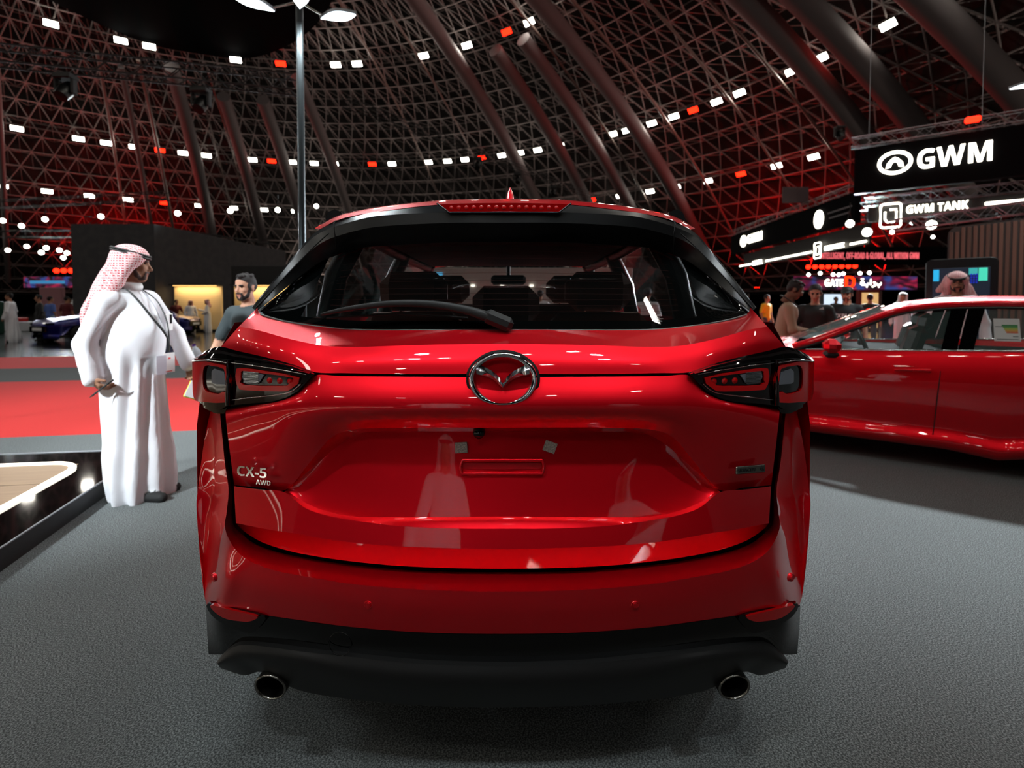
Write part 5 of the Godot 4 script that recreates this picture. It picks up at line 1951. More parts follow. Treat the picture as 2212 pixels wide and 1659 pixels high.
func build_people() -> void:
	var white := Color(0.86, 0.86, 0.88)
	# the robed visitor beside the plinth
	var p := person("person in long white robe and red checked head cloth beside the plinth", Vector3(-2.62, 0, -3.36), 86.0, {
		"style": "thobe", "top": white, "cell": 0.013, "h": 0.985, "wide": 1.08, "belly": 0.04, "hem": Vector3(0.0, 0, 0.07), "look": [30.0, 4.0], "skin": Color(0.54, 0.38, 0.29), "hair": Color(0.22, 0.15, 0.12), "beard": 0.6, "hair_kind": 0,
		"arms": [[Vector3(-0.262, 1.09, -0.08), Vector3(-0.262, 0.865, -0.03)], [Vector3(0.29, 1.12, 0.10), Vector3(0.25, 0.90, 0.24)]],
		"hands": [[Vector3(0.1, -0.75, 0.6), Vector3(0.4, 0.1, 0.3), 0.75], [Vector3(0, -1, 0.3), Vector3(-0.8, 0, 0.2), 0.7]],
		"scarf": "check", "drape": [[Vector3(-0.02, -0.15, -0.12), Vector3(-0.08, -0.36, -0.19), 0.085, 0.07], [Vector3(-0.08, -0.36, -0.19), Vector3(-0.08, -0.69, -0.17), 0.07, 0.05]]})
	robe_extras(p)
	p = person("bearded person in dark grey T-shirt leaning behind the red SUV", Vector3(-2.31, 0, -4.3), -14.0, {
		"top": Color(0.19, 0.22, 0.24), "low": Color(0.10, 0.11, 0.13), "cell": 0.014, "h": 0.91, "look": [0.0, 8.0], "skin": Color(0.72, 0.53, 0.43), "beard": 1.0, "hair_kind": 2, "wide": 1.05,
		"arms": [[Vector3(-0.32, 1.10, 0.03), Vector3(-0.26, 0.92, 0.22)], [Vector3(0.28, 1.10, 0.0), Vector3(0.25, 0.9, 0.2)]]})
	var b := MB.new()
	var bt := thing("water_bottle", "clear water bottle with purple cap held by bearded person", "bottle", Vector3(-2.54, 0.80, -4.02))
	bt.rotation.z = 0.35
	b.lathe(T(), [Vector2(0, 0), Vector2(0.030, 0.0), Vector2(0.032, 0.01), Vector2(0.032, 0.13), Vector2(0.028, 0.16), Vector2(0.013, 0.19), Vector2(0.012, 0.20)], 18)
	part("bottle_body", b, mt(Color(0.75, 0.8, 0.84), 0.15), bt)
	b = MB.new()
	b.lathe(T(Vector3(0, 0.20, 0)), [Vector2(0.0145, -0.006), Vector2(0.0145, 0.014), Vector2(0.0145, 0.014), Vector2(0, 0.014)], 16)
	part("cap", b, mt(Color(0.28, 0.12, 0.5), 0.4), bt)
	b = MB.new()
	b.lathe(T(), [Vector2(0.0325, 0.04), Vector2(0.0325, 0.10)], 18)
	part("paper_label", b, mt(Color(0.85, 0.87, 0.9), 0.5), bt)
	# beyond the sedan's hood
	p = person("person in tan hoodie and glasses looking down at a phone", Vector3(3.5, 0, -6.35), 62.0, {
		"top": Color(0.56, 0.43, 0.34), "low": Color(0.62, 0.5, 0.38), "cell": 0.016, "h": 0.94, "look": [4.0, 28.0], "skin": Color(0.42, 0.27, 0.2), "hair_kind": 2, "bare": false, "lean": 0.07,
		"arms": [[Vector3(-0.24, 1.08, 0.12), Vector3(-0.10, 1.03, 0.36)], [Vector3(0.24, 1.08, 0.12), Vector3(0.08, 1.03, 0.36)]]})
	glasses(p)
	b = MB.new()
	b.tube([Vector3(-0.05, 1.45, -0.02), Vector3(-0.14, 1.43, 0.02), Vector3(-0.10, 1.30, 0.19)], 0.016, 6, true, false, 0.5)
	part("bag_strap", b, M.black, p)
	p = person("person in black T-shirt with white chest mark bending over a phone", Vector3(4.25, 0, -6.9), -28.0, {
		"top": Color(0.055, 0.055, 0.06), "low": Color(0.08, 0.08, 0.09), "cell": 0.016, "h": 0.925, "look": [-6.0, 24.0], "skin": Color(0.66, 0.47, 0.38), "hair_kind": 1, "lean": 0.07, "wide": 1.05,
		"arms": [[Vector3(-0.28, 1.08, 0.10), Vector3(-0.12, 1.02, 0.34)], [Vector3(0.28, 1.08, 0.06), Vector3(0.12, 1.02, 0.32)]]})
	b = MB.new()
	for k in 3:
		b.prism(PackedVector2Array([Vector2(k * 0.016, 0), Vector2(k * 0.016 + 0.013, 0), Vector2(k * 0.016 + 0.004 + k * 0.002, 0.012 + k * 0.01), Vector2(k * 0.016 - 0.006 + k * 0.002, 0.006 + k * 0.01)]), T(Vector3(0.05, 1.27, 0.205)), 0.004)
	part("chest_mark", b, M.white, p)
	p = person("person in black cap and navy T-shirt standing behind the sedan", Vector3(5.45, 0, -8.0), -30.0, {
		"top": Color(0.07, 0.09, 0.13), "low": Color(0.1, 0.1, 0.12), "cell": 0.018, "h": 0.93, "look": [-14.0, 10.0], "skin": Color(0.68, 0.49, 0.39), "beard": 0.7})
	cap(p)
	var tx := part("shirt_print", text_mesh("EXPLORE", 0.06, 0.004), M.white, p)
	tx.position = Vector3(0, 1.16, 0.155)
	p = person("person in white robe and pink checked head cloth behind the sedan roof", Vector3(5.72, 0, -6.32), -38.0, {
		"style": "thobe", "top": white, "cell": 0.016, "h": 1.0, "look": [-2.0, 14.0], "skin": Color(0.60, 0.43, 0.34), "beard": 0.75, "hair_kind": 0, "scarf": "check",
		"drape": [[Vector3(0.08, -0.12, -0.08), Vector3(0.18, -0.30, -0.02), 0.07, 0.06], [Vector3(-0.06, 0.0, -0.06), Vector3(-0.17, -0.10, 0.0), 0.07, 0.03]]})
	glasses(p)
	# the crowd further off on the right
	person("person in white head cloth far behind the sedan roof", Vector3(11.3, 0, -14.2), -30.0, {"style": "thobe", "top": white, "scarf": "white", "hair_kind": 0, "h": 0.98})
	person("person in black T-shirt turned away before the lit stands", Vector3(10.5, 0, -14.4), 150.0, {"top": Color(0.05, 0.05, 0.05), "h": 0.96})
	person("person in bright yellow T-shirt far behind the tan hoodie", Vector3(8.6, 0, -16.6), 30.0, {"top": Color(0.85, 0.66, 0.05), "h": 0.98})
	person("person in pale shirt far behind beside the yellow T-shirt", Vector3(8.2, 0, -18.5), 10.0, {"top": Color(0.75, 0.75, 0.78)})
	person("person in grey shirt far behind at the GATE D wall", Vector3(14.5, 0, -22.0), 0.0, {"top": Color(0.3, 0.3, 0.32)})
	person("person in white shirt seen through the SUV windscreen", Vector3(0.75, 0, -13.0), 170.0, {"top": white, "h": 1.0})
	person("person in white robe seen through the SUV side window", Vector3(2.75, 0, -10.0), 150.0, {"style": "thobe", "top": white, "h": 0.97})
	# left: on the polished floor
	person("person in creased white robe walking past the dark cloak", Vector3(-18.3, 0, -17.9), -70.0, {"style": "thobe", "top": white, "cell": 0.022, "hem": Vector3(0, 0, -0.1), "h": 1.03})
	person("person in long black cloak behind the white robe", Vector3(-17.9, 0, -18.6), -40.0, {"style": "abaya", "top": Color(0.05, 0.055, 0.06), "hair": Color(0.04, 0.04, 0.045), "hair_kind": 2, "cell": 0.024, "hem": Vector3(0, 0, -0.08)})
	person("person in black cloak walking ahead of the creased white robe", Vector3(-19.1, 0, -17.6), -60.0, {"style": "abaya", "top": Color(0.04, 0.04, 0.045), "hair_kind": 2, "cell": 0.024})
	person("person in blue T-shirt and pale jeans walking away", Vector3(-18.35, 0, -19.5), 165.0, {"top": Color(0.30, 0.40, 0.66), "low": Color(0.62, 0.72, 0.78), "stride": 0.12, "cell": 0.022, "wide": 1.1, "h": 0.98, "shoes": Color(0.6, 0.55, 0.5)})
	person("person in maroon shirt past the blue T-shirt", Vector3(-19.6, 0, -21.6), 180.0, {"top": Color(0.35, 0.08, 0.10)})
	person("person in dark teal shirt far beside the grey wall", Vector3(-23.3, 0, -25.8), 150.0, {"top": Color(0.16, 0.28, 0.32)})
	person("person in white robe and white cap far beside the wall", Vector3(-24.6, 0, -27.6), 150.0, {"style": "thobe", "top": white, "scarf": "white", "hair_kind": 0})
	person("person in maroon T-shirt bending at the blue car", Vector3(-17.1, 0, -24.9), 60.0, {"top": Color(0.33, 0.07, 0.10), "low": Color(0.08, 0.09, 0.14), "lean": 0.12, "h": 0.95, "arms": [[Vector3(-0.27, 1.10, -0.02), Vector3(-0.28, 0.86, 0.06)], [Vector3(0.30, 1.12, 0.1), Vector3(0.42, 0.92, 0.3)]]})
	person("person in white robe facing the speaker before the yellow wall", Vector3(-16.3, 0, -24.9), 40.0, {"style": "thobe", "top": white, "scarf": "check", "hair_kind": 0, "h": 0.93, "beard": 1.0})
	person("person in white robe pointing with one arm before the yellow wall", Vector3(-15.45, 0, -24.9), -60.0, {"style": "thobe", "top": white, "scarf": "check", "hair_kind": 0, "h": 0.95, "arms": [[Vector3(-0.3, 1.12, 0.1), Vector3(-0.33, 1.2, 0.38)], [Vector3(0.27, 1.10, 0.0), Vector3(0.1, 1.0, 0.2)]]})

func glasses(p: Node3D) -> void:
	var ht: Transform3D = p.get_meta("head")
	var b := MB.new()
	for s in [-1.0, 1.0]:
		var path := []
		for k in 16:
			var f := TAU * k / 16
			path.append(ht * Vector3(0.032 * s + cos(f) * 0.024, 0.014 + sin(f) * 0.019, 0.098))
		b.tube(path, 0.0022, 5, false, true)
		b.tube([ht * Vector3(0.056 * s, 0.02, 0.096), ht * Vector3(0.078 * s, 0.012, -0.01)], 0.002, 5)
	b.tube([ht * Vector3(-0.008, 0.016, 0.1), ht * Vector3(0.008, 0.016, 0.1)], 0.002, 5)
	part("glasses", b, M.steel, p)

func cap(p: Node3D) -> void:
	var ht: Transform3D = p.get_meta("head")
	var fd := Field.new(Vector3(-0.12, 0.0, -0.16), Vector3(0.12, 0.18, 0.2), 0.008)
	fd.ball(Vector3(0, 0.066, -0.012), Vector3(0.092, 0.082, 0.108), 0, 0.01)
	fd.ball(Vector3(0, 0.052, 0.105), Vector3(0.072, 0.010, 0.065), 0, 0.02)
	fd.ball(Vector3(0, -0.03, 0.02), Vector3(0.2, 0.075, 0.2), 0, 0.01, Basis(), true)
	var mb := MB.new()
	fd.into(mb, [Color.WHITE], ht)
	part("cap", mb, M.black, p)

func robe_extras(p: Node3D) -> void:
	# lanyard with two badges, pen, clipboard
	var b := MB.new()
	b.tube(cat([Vector3(-0.075, 1.455, -0.03), Vector3(-0.095, 1.40, 0.10), Vector3(-0.055, 1.22, 0.225), Vector3(-0.005, 1.10, 0.275), Vector3(0.01, 1.00, 0.27)], 4), 0.011, 6, true, false, 0.35, Vector3.BACK)
	b.tube(cat([Vector3(0.075, 1.455, -0.02), Vector3(0.075, 1.36, 0.13), Vector3(0.05, 1.22, 0.225), Vector3(0.01, 1.10, 0.275), Vector3(0.01, 1.00, 0.272)], 4), 0.008, 6, true, false, 0.35, Vector3.BACK)
	part("lanyard", b, M.black, p)
	b = MB.new()
	b.box(Transform3D(Basis(Vector3.UP, -0.1), Vector3(0.01, 0.925, 0.272)), Vector3(0.09, 0.135, 0.004), 0.001)
	var badge := part("badge", b, M.white, p, "white visitor badge")
	b = MB.new()
	b.box(T(Vector3(0.01, 0.955, 0.275)), Vector3(0.02, 0.012, 0.002))
	part("badge_mark", b, mt(Color(0.8, 0.1, 0.1), 0.6), badge)
	b = MB.new()
	b.box(T(Vector3(0.005, 0.868, 0.275)), Vector3(0.06, 0.006, 0.002))
	part("badge_mark", b, mt(Color(0.8, 0.1, 0.1), 0.6), badge)
	b = MB.new()
	b.box(Transform3D(Basis(Vector3.UP, -0.5), Vector3(-0.045, 0.915, 0.262)), Vector3(0.06, 0.13, 0.003), 0.001)
	part("badge_sleeve", b, mt(Color(0.72, 0.71, 0.75), 0.4), p)
	b = MB.new()   # breast pocket with folded paper
	b.box(Transform3D(Basis(Vector3.UP, 0.35), Vector3(0.115, 1.20, 0.195)), Vector3(0.11, 0.12, 0.004), 0.001)
	part("breast_pocket", b, M.white, p)
	b = MB.new()
	b.tube([Vector3(0.125, 1.19, 0.20), Vector3(0.125, 1.255, 0.20)], 0.006, 6)
	part("pocket_pen", b, M.dark, p)
	b = MB.new()   # robe seam
	b.tube(cat([Vector3(0.02, 1.43, 0.065), Vector3(0.02, 1.33, 0.155), Vector3(0.02, 1.2, 0.215)], 4), 0.003, 5)
	part("placket", b, mt(Color(0.6, 0.6, 0.63), 0.7), p)
	b = MB.new()
	var col := []
	for k in 20:
		var f := TAU * k / 20
		col.append(Vector3(sin(f) * 0.062, 1.455 + cos(f) * -0.012, 0.0 + cos(f) * 0.062))
	b.tube(col, 0.018, 8, false, true, 1.6)
	part("collar", b, M.white, p)
	var t := thing("pen", "black pen held in the robed person's right hand", "pen", p.transform * Vector3(-0.262, 0.79, 0.045))
	b = MB.new()
	b.tube([Vector3(-0.045, -0.042, 0.03), Vector3(0.06, 0.055, -0.01)], 0.0055, 8)
	part("barrel", b, M.black, t)
	b = MB.new()
	b.tube([Vector3(-0.045, -0.042, 0.03), Vector3(-0.056, -0.052, 0.034)], [0.005, 0.001], 8)
	part("tip", b, M.steel, t)
	t = thing("clipboard", "white notepad with yellow-green edge held by the robed person", "notepad", p.transform * Vector3(0.25, 0.735, 0.335), deg_to_rad(86.0))
	t.rotation.x = 0.0
	b = MB.new()
	var f2 := Transform3D(Basis(Vector3.UP, -0.75) * Basis(Vector3.BACK, -0.42), Vector3.ZERO)
	b.box(f2, Vector3(0.17, 0.23, 0.014), 0.004)
	part("cover", b, mt(Color(0.78, 0.84, 0.08), 0.5), t, "yellow-green cover")
	for s in [-1.0, 1.0]:
		b = MB.new()
		b.box(f2 * T(Vector3(-0.008, 0.0, 0.009 * s)), Vector3(0.15, 0.215, 0.005), 0.001)
		part("page", b, M.white, t)
	b = MB.new()
	b.box(f2 * T(Vector3(0.066, -0.03, 0.0)), Vector3(0.012, 0.12, 0.03), 0.003)
	part("clip", b, M.black, t)

func truss(label: String, a: Vector3, b: Vector3, w: float, mat: Material, step := 0.0) -> Node3D:
	# a square lattice girder from a to b
	var t := thing("truss", label, "truss", a)
	var f := along(Vector3.ZERO, b - a)
	var len := a.distance_to(b)
	# keep one side level
	var y := f.basis.y
	var x := y.cross(Vector3.UP).normalized()
	if x.length() < 0.1:
		x = Vector3.RIGHT
	f.basis = Basis(x, y, x.cross(y))
	var r := w * 0.055
	var n := maxi(2, int(len / (step if step > 0.0 else w)))
	var cs := [Vector2(-1, -1), Vector2(1, -1), Vector2(1, 1), Vector2(-1, 1)]
	for c in cs:
		var m := MB.new()
		var p := Vector3(c.x * w / 2, 0, c.y * w / 2)
		m.tube([f.basis * p, f.basis * (p + Vector3(0, len, 0))], r, 6)
		part("chord", m, mat, t)
	if not M.has("unit_bar"):
		var u := MB.new()
		u.tube([Vector3.ZERO, Vector3.UP], 1.0, 5, false)
		M.unit_bar = u.mesh()
	for k in n:
		for s in 4:
			if n > 30 and s % 2 == 1 and k % 2 == 1:
				continue
			var p: Vector2 = cs[s]
			var q: Vector2 = cs[(s + 1) % 4]
			var d0 := len * k / n
			var d1 := len * (k + 1) / n
			var v0 := f.basis * Vector3(p.x * w / 2, d0 if k % 2 == 0 else d1, p.y * w / 2)
			var v1 := f.basis * Vector3(q.x * w / 2, d1 if k % 2 == 0 else d0, q.y * w / 2)
			var g := along(v0, v1)
			var o := part("brace", M.unit_bar, mat, t)
			o.transform = Transform3D(Basis(g.basis.x * r * 0.6, g.basis.y * v0.distance_to(v1), g.basis.z * r * 0.6), v0)
	return t

func spotlight(label: String, at: Vector3, aim: Vector3, r: float, group: String, energy := 0.0, red := false, hang := 0.5, cone := 50.0) -> void:
	var t := thing("spotlight", label, "spotlight", at, 0.0, group)
	var d := (aim - at).normalized()
	var f := along(Vector3.ZERO, d)
	var b := MB.new()
	b.lathe(f, [Vector2(0, -r * 2.2), Vector2(r * 0.7, -r * 2.1), Vector2(r * 0.9, -r * 0.8), Vector2(r, 0), Vector2(r, 0), Vector2(r * 0.86, -0.02), Vector2(r * 0.8, -r * 0.3)], 16)
	part("can", b, M.black, t)
	b = MB.new()
	b.lathe(f, [Vector2(0, -0.01), Vector2(r * 0.84, -0.015)], 16)
	part("light_lens", b, M.lamp_red if red else M.lamp_white, t)
	b = MB.new()
	b.tube([f.basis.x * r * 1.15 - d * r, f.basis.x * r * 1.15 - d * r * 0.6 + Vector3(0, r * 2.0, 0), -f.basis.x * r * 1.15 - d * r * 0.6 + Vector3(0, r * 2.0, 0), -f.basis.x * r * 1.15 - d * r], r * 0.12, 6)
	b.tube([Vector3(0, r * 2.0, 0) - d * r * 0.6, Vector3(0, r * 2.0 + hang, 0) - d * r * 0.6], r * 0.12, 6)
	part("yoke", b, M.black, t)
	if energy > 0.0:
		spot(d * 0.03, d * 3.0, cone, energy, Color(1, 0.06, 0.03) if red else Color(0.94, 0.98, 1.0), r, t)

func moving_head(label: String, at: Vector3, s := 1.0) -> void:
	var t := thing("moving_head_light", label, "stage light", at, 0.0, "moving-head lights on the trusses")
	var b := MB.new()
	b.box(T(Vector3(0, -0.06 * s, 0)), Vector3(0.36, 0.12, 0.26) * s, 0.02)
	part("base", b, M.black, t)
	b = MB.new()
	for k in [-1.0, 1.0]:
		b.box(T(Vector3(0.17 * k * s, -0.26 * s, 0)), Vector3(0.06, 0.32, 0.14) * s, 0.02)
	part("yoke", b, M.black, t)
	b = MB.new()
	b.lathe(Transform3D(Basis(Vector3.RIGHT, 2.5), Vector3(0, -0.34 * s, 0)), [Vector2(0, -0.2 * s), Vector2(0.10 * s, -0.19 * s), Vector2(0.14 * s, 0), Vector2(0.12 * s, 0.2 * s), Vector2(0.12 * s, 0.2 * s), Vector2(0, 0.21 * s)], 16)
	part("head", b, M.satin, t)

func ellipse(rx: float, ry: float, n := 32) -> PackedVector2Array:
	var o := PackedVector2Array()
	for k in n:
		o.append(Vector2(cos(TAU * k / n) * rx, sin(TAU * k / n) * ry))
	return o

func gwm_logo(parent: Node3D, f: Transform3D, w: float, h: float) -> void:
	# an oval ring round a blunt arrowhead
	var b := MB.new()
	var rows := []
	for k in 40:
		var a := TAU * k / 40
		var d := Vector2(cos(a), sin(a))
		var r := PackedVector3Array()
		for q in [[0.80, 0.0], [0.80, 0.05], [1.0, 0.05], [1.0, 0.0]]:
			r.append(f * Vector3(d.x * w * q[0], d.y * h * (q[0] - (0.04 if q[0] < 0.9 else 0.0)), q[1]))
		rows.append(r)
	b.grid(rows, Vector3.ZERO, false, true)
	part("logo_ring", b, M.led, parent)
	b = MB.new()
	b.prism(PackedVector2Array([Vector2(-0.52 * w, -0.45 * h), Vector2(-0.44 * w, -0.02 * h), Vector2(-0.2 * w, 0.32 * h), Vector2(0, 0.46 * h), Vector2(0.2 * w, 0.32 * h), Vector2(0.44 * w, -0.02 * h), Vector2(0.52 * w, -0.45 * h), Vector2(0.24 * w, -0.36 * h), Vector2(0.16 * w, -0.05 * h), Vector2(0, 0.10 * h), Vector2(-0.16 * w, -0.05 * h), Vector2(-0.24 * w, -0.36 * h)]), f * T(Vector3(0, 0, 0.05)), 0.05)
	part("logo_arrow", b, M.led, parent)

func tank_icon(parent: Node3D, f: Transform3D, w: float, h: float) -> void:
	var b := MB.new()
	var path := []
	for q in [[-1, 1], [-1, -1], [1, -1], [1, 1]]:
		for k in 5:
			var a: float = atan2(q[1], q[0]) + (k - 2) * PI / 8.0
			path.append(f * Vector3(q[0] * (w - 0.1) + cos(a) * 0.1, q[1] * (h - 0.1) + sin(a) * 0.1, 0.03))
	b.tube(path, 0.035, 6, false, true)
	part("icon_frame", b, M.led, parent)
	b = MB.new()
	b.tube([f * Vector3(-w * 0.55, h * 0.35, 0.03), f * Vector3(-w * 0.55, -h * 0.3, 0.03), f * Vector3(-w * 0.3, -h * 0.55, 0.03), f * Vector3(w * 0.3, -h * 0.55, 0.03), f * Vector3(w * 0.55, -h * 0.3, 0.03), f * Vector3(w * 0.55, h * 0.35, 0.03)], 0.03, 6)
	b.tube([f * Vector3(-w * 0.1, h * 0.5, 0.03), f * Vector3(w * 0.6, h * 0.5, 0.03)], 0.03, 6)
	part("icon_letter", b, M.led, parent)

func face_text(parent: Node3D, s: String, f: Transform3D, cap_h: float, width: float, mat: Material, depth := 0.04) -> void:
	# letters fitted to a width, left edge at f
	var m := text_mesh(s, cap_h, depth)
	var o := part("lettering", m, mat, parent)
	var k := width / maxf(m.get_aabb().size.x, 0.01)
	o.transform = f * Transform3D(Basis().scaled(Vector3(k, 1, 1)), Vector3(width / 2, 0, depth / 2))

func build_stands() -> void:
	# -- the big banner of the stand on the right: origin at its far left corner, x along it
	var a := Vector3(11.75, 0, -17.0)
	var ux := (Vector3(15.1, 0, -14.6) - a).normalized()
	var uz := ux.cross(Vector3.UP)
	if uz.dot(-a) < 0.0:
		uz = -uz
	var t := thing("hanging_banner", "black hanging banner with large glowing GWM letters", "banner", a)
	var f := Transform3D(Basis(ux, Vector3.UP, uz), Vector3.ZERO)
	var b := MB.new()
	b.box(f * T(Vector3(4.5, 5.93, -0.15)), Vector3(9.0, 1.50, 0.3), 0.02)
	part("panel", b, M.banner, t)
	gwm_logo(t, f * T(Vector3(1.10, 6.05, 0.02)), 0.46, 0.385)
	face_text(t, "GWM", f * T(Vector3(1.68, 6.02, 0.02)), 0.60, 1.75, M.led)
	b = MB.new()
	for x in [0.4, 3.2, 6.0, 8.6]:
		b = MB.new()
		b.tube([f * Vector3(x, 6.7, -0.1), f * Vector3(x, 12.0, -0.1)], 0.012, 5)
		part("hanger", b, M.alu, t)
	truss("silver truss carrying the GWM banner", a + f.basis * Vector3(-0.1, 6.95, -0.15), a + f.basis * Vector3(9.0, 6.95, -0.15), 0.32, M.alu)
	# the lower rail with the second lettering
	t = thing("light_rail_sign", "glowing icon and GWM TANK lettering on a rail under the banner", "sign", a)
	b = MB.new()
	b.box(f * T(Vector3(4.6, 4.42, -0.06)), Vector3(8.4, 0.5, 0.06), 0.01)
	part("rail", b, M.black, t)
	tank_icon(t, f * T(Vector3(1.02, 4.32, 0.03)), 0.27, 0.39)
	face_text(t, "GWM TANK", f * T(Vector3(1.42, 4.46, 0.02)), 0.25, 1.5, M.led)
	b = MB.new()
	b.box(f * T(Vector3(5.8, 4.44, 0.02)), Vector3(5.0, 0.09, 0.05), 0.01)
	part("light_bar", b, M.led, t)
	truss("silver truss under the GWM banner with the rail sign", a + f.basis * Vector3(0.3, 4.95, -0.6), a + f.basis * Vector3(8.5, 4.95, -0.6), 0.3, M.alu)
	truss("silver truss crossing behind the GWM TANK sign", Vector3(13.2, 5.1, -18.6), Vector3(24.0, 5.3, -18.2), 0.3, M.alu)
	truss("low silver truss above the brown slatted wall", Vector3(9.6, 3.35, -12.5), Vector3(15.0, 4.0, -11.0), 0.28, M.alu)
	# -- the receding fascia
	t = thing("fascia_banner", "black fascia banner with small GWM logo running away behind the SUV", "banner", Vector3(16.6, 0, -24.0))
	var g := Transform3D(Basis(Vector3(0.05, 0, -1).normalized(), Vector3.UP, Vector3(-1, 0, -0.05).normalized()), Vector3.ZERO)
	b = MB.new()
	b.box(g * T(Vector3(7.5, 6.12, -0.15)), Vector3(15.2, 1.48, 0.3), 0.02)
	part("panel", b, M.banner, t)
	var gm := Transform3D(Basis(-g.basis.x, g.basis.y, g.basis.z), Vector3.ZERO)   # letters read from the hall
	gwm_logo(t, Transform3D(gm.basis, g * Vector3(12.6, 6.15, 0.03)), 0.5, 0.42)
	face_text(t, "GWM", Transform3D(gm.basis, g * Vector3(11.9, 6.15, 0.03)), 0.6, 2.3, M.led)
	b = MB.new()
	b.prism(ellipse(0.42, 0.5, 24), Transform3D(gm.basis, g * Vector3(2.9, 6.05, 0.06)), 0.06)
	part("round_logo", b, M.led, t)
	for k in 2:
		b = MB.new()
		b.box(g * T(Vector3(1.1, 6.22 - k * 0.28, 0.02)), Vector3(2.0 - k * 0.3, 0.08, 0.02))
		part("print_line", b, mt(Color(0.45, 0.45, 0.47), 0.6), t)
	truss("silver truss on top of the receding fascia", Vector3(16.6, 7.05, -24.0), Vector3(17.35, 7.05, -39.2), 0.34, M.alu)
	t = thing("fascia_light_rail", "thin glowing white light line with icon below the receding fascia", "sign", Vector3(16.75, 0, -23.3))
	b = MB.new()
	b.box(g * T(Vector3(6.9, 4.75, -0.12)), Vector3(14.0, 1.0, 0.1), 0.01)
	part("panel", b, M.black, t)
	for q in [[0.0, 1.2], [4.6, 10.2], [12.3, 14.5]]:
		b = MB.new()
		b.box(g * T(Vector3((q[0] + q[1]) / 2.0, 4.40, 0.0)), Vector3(q[1] - q[0], 0.10, 0.05), 0.01)
		part("light_bar", b, M.led, t)
	tank_icon(t, Transform3D(gm.basis, g * Vector3(3.9, 4.40, 0.05)), 0.32, 0.42)
	face_text(t, "GWM TANK", Transform3D(gm.basis, g * Vector3(3.3, 4.42, 0.03)), 0.24, 1.7, M.led)
	face_text(t, "HAVAL", Transform3D(gm.basis, g * Vector3(12.1, 4.40, 0.03)), 0.3, 1.5, M.led)
	# -- inside that stand: text fascia, lamps
	t = thing("text_fascia", "dark fascia with pink running lettering far behind the GWM TANK sign", "banner", Vector3(24.8, 0, -40.0))
	b = MB.new()
	b.box(T(Vector3(5.4, 5.42, 0)), Vector3(11.4, 1.45, 0.3), 0.02)
	part("panel", b, M.banner, t)
	face_text(t, "INTELLIGENT, OFF-ROAD & GLOBAL, ALL WITHIN GWM", T(Vector3(0.1, 5.40, 0.17)), 0.5, 8.0, glow(Color(0.95, 0.42, 0.45), 0.9))
	for k in 3:
		truss("far silver truss behind the receding fascia, %s of three" % ["lowest", "middle", "highest"][k], Vector3(18.5, [5.9, 6.4, 7.2][k], -26.0 - k * 3.0), Vector3(34.0, [5.9, 6.4, 7.2][k], -25.0 - k * 3.0), 0.3, M.alu)
	for q in [[Vector3(13.7, 4.66, -20.0), 0.17, 200.0], [Vector3(14.4, 4.32, -20.0), 0.2, 200.0], [Vector3(13.6, 3.95, -16.0), 0.17, 150.0], [Vector3(15.8, 4.4, -20.5), 0.1, 0.0], [Vector3(17.5, 4.2, -20.5), 0.08, 0.0]]:
		spotlight("white spotlight glaring under the GWM TANK sign", q[0], Vector3(4, 0.5, -5), q[1], "white spotlights under the GWM TANK sign", q[2])
	for k in 8:
		spotlight("red blinder lamp in the row over the GATE D screen", Vector3(30.1 + k * 0.68, 5.32 + k * 0.012, -50.0), Vector3(0, 1.3, 0), 0.27, "red blinder lamps over the gate screen", 0.0, true)
	for q in [[1745, 4.6], [1770, 4.75], [1798, 4.62], [1810, 4.6], [1820, 4.7], [1856, 4.75], [1876, 4.8], [1790, 5.9]]:
		spotlight("small white stage lamp over the GATE D screen", Vector3((q[0] - 1106.0) / 1060.0 * 51.0, q[1], -51.0), Vector3(0, 1.3, 0), 0.2, "white stage lamps over the gate screen")
	for q in [[Vector3(11.45, 7.6, -17.35), "dark moving-head light above the GWM banner's corner"], [Vector3(15.2, 4.5, -15.3), "dark moving-head light under the GWM banner"], [Vector3(13.6, 4.52, -16.7), "dark moving-head light behind the GWM TANK letters"]]:
		moving_head(q[1], q[0], 0.9)
	b = MB.new()
	b.box(T(), Vector3(1.5, 0.9, 0.1), 0.02)
	single("small_banner", b, mt(Color(0.30, 0.24, 0.25), 0.6), "small grey hanging board above the receding fascia", "banner").position = Vector3(16.4, 7.75, -28.6)
	# the red beacon lamp above the banner
	t = thing("beacon", "glowing red beacon lamp above the GWM banner", "lamp", a + f.basis * Vector3(2.95, 7.0, 0.2))
	b = MB.new()
	b.box(f, Vector3(0.36, 0.16, 0.2), 0.04)
	part("light_body", b, M.lamp_red, t)
	b = MB.new()
	b.box(f * T(Vector3(0, 0, -0.13)), Vector3(0.4, 0.2, 0.06), 0.01)
	part("bracket", b, M.black, t)
	area(f.basis * Vector3(0, 0, 0.14), f.basis * Vector3(0, 0, 2), Vector2(0.3, 0.14), 3.0, Color(1, 0.06, 0.03), t)
	# -- brown slatted wall and screen totem behind the sedan
	t = thing("slatted_wall", "brown vertically slatted wall panel with rounded corner behind the sedan", "wall panel", Vector3(8.0, 0, -9.05))
	t.rotation.y = deg_to_rad(-65.0)
	b = MB.new()
	var corner := PackedVector2Array([Vector2(0, 0), Vector2(2.6, 0), Vector2(2.6, 2.75)])
	for k in 6:
		var e := PI / 2 + PI / 2 * k / 5.0
		corner.append(Vector2(0.14 + cos(e) * 0.14, 2.61 + sin(e) * 0.14))
	b.prism(corner, T(), 0.25)
	part("backing", b, mt(Color(0.12, 0.07, 0.05), 0.6), t)
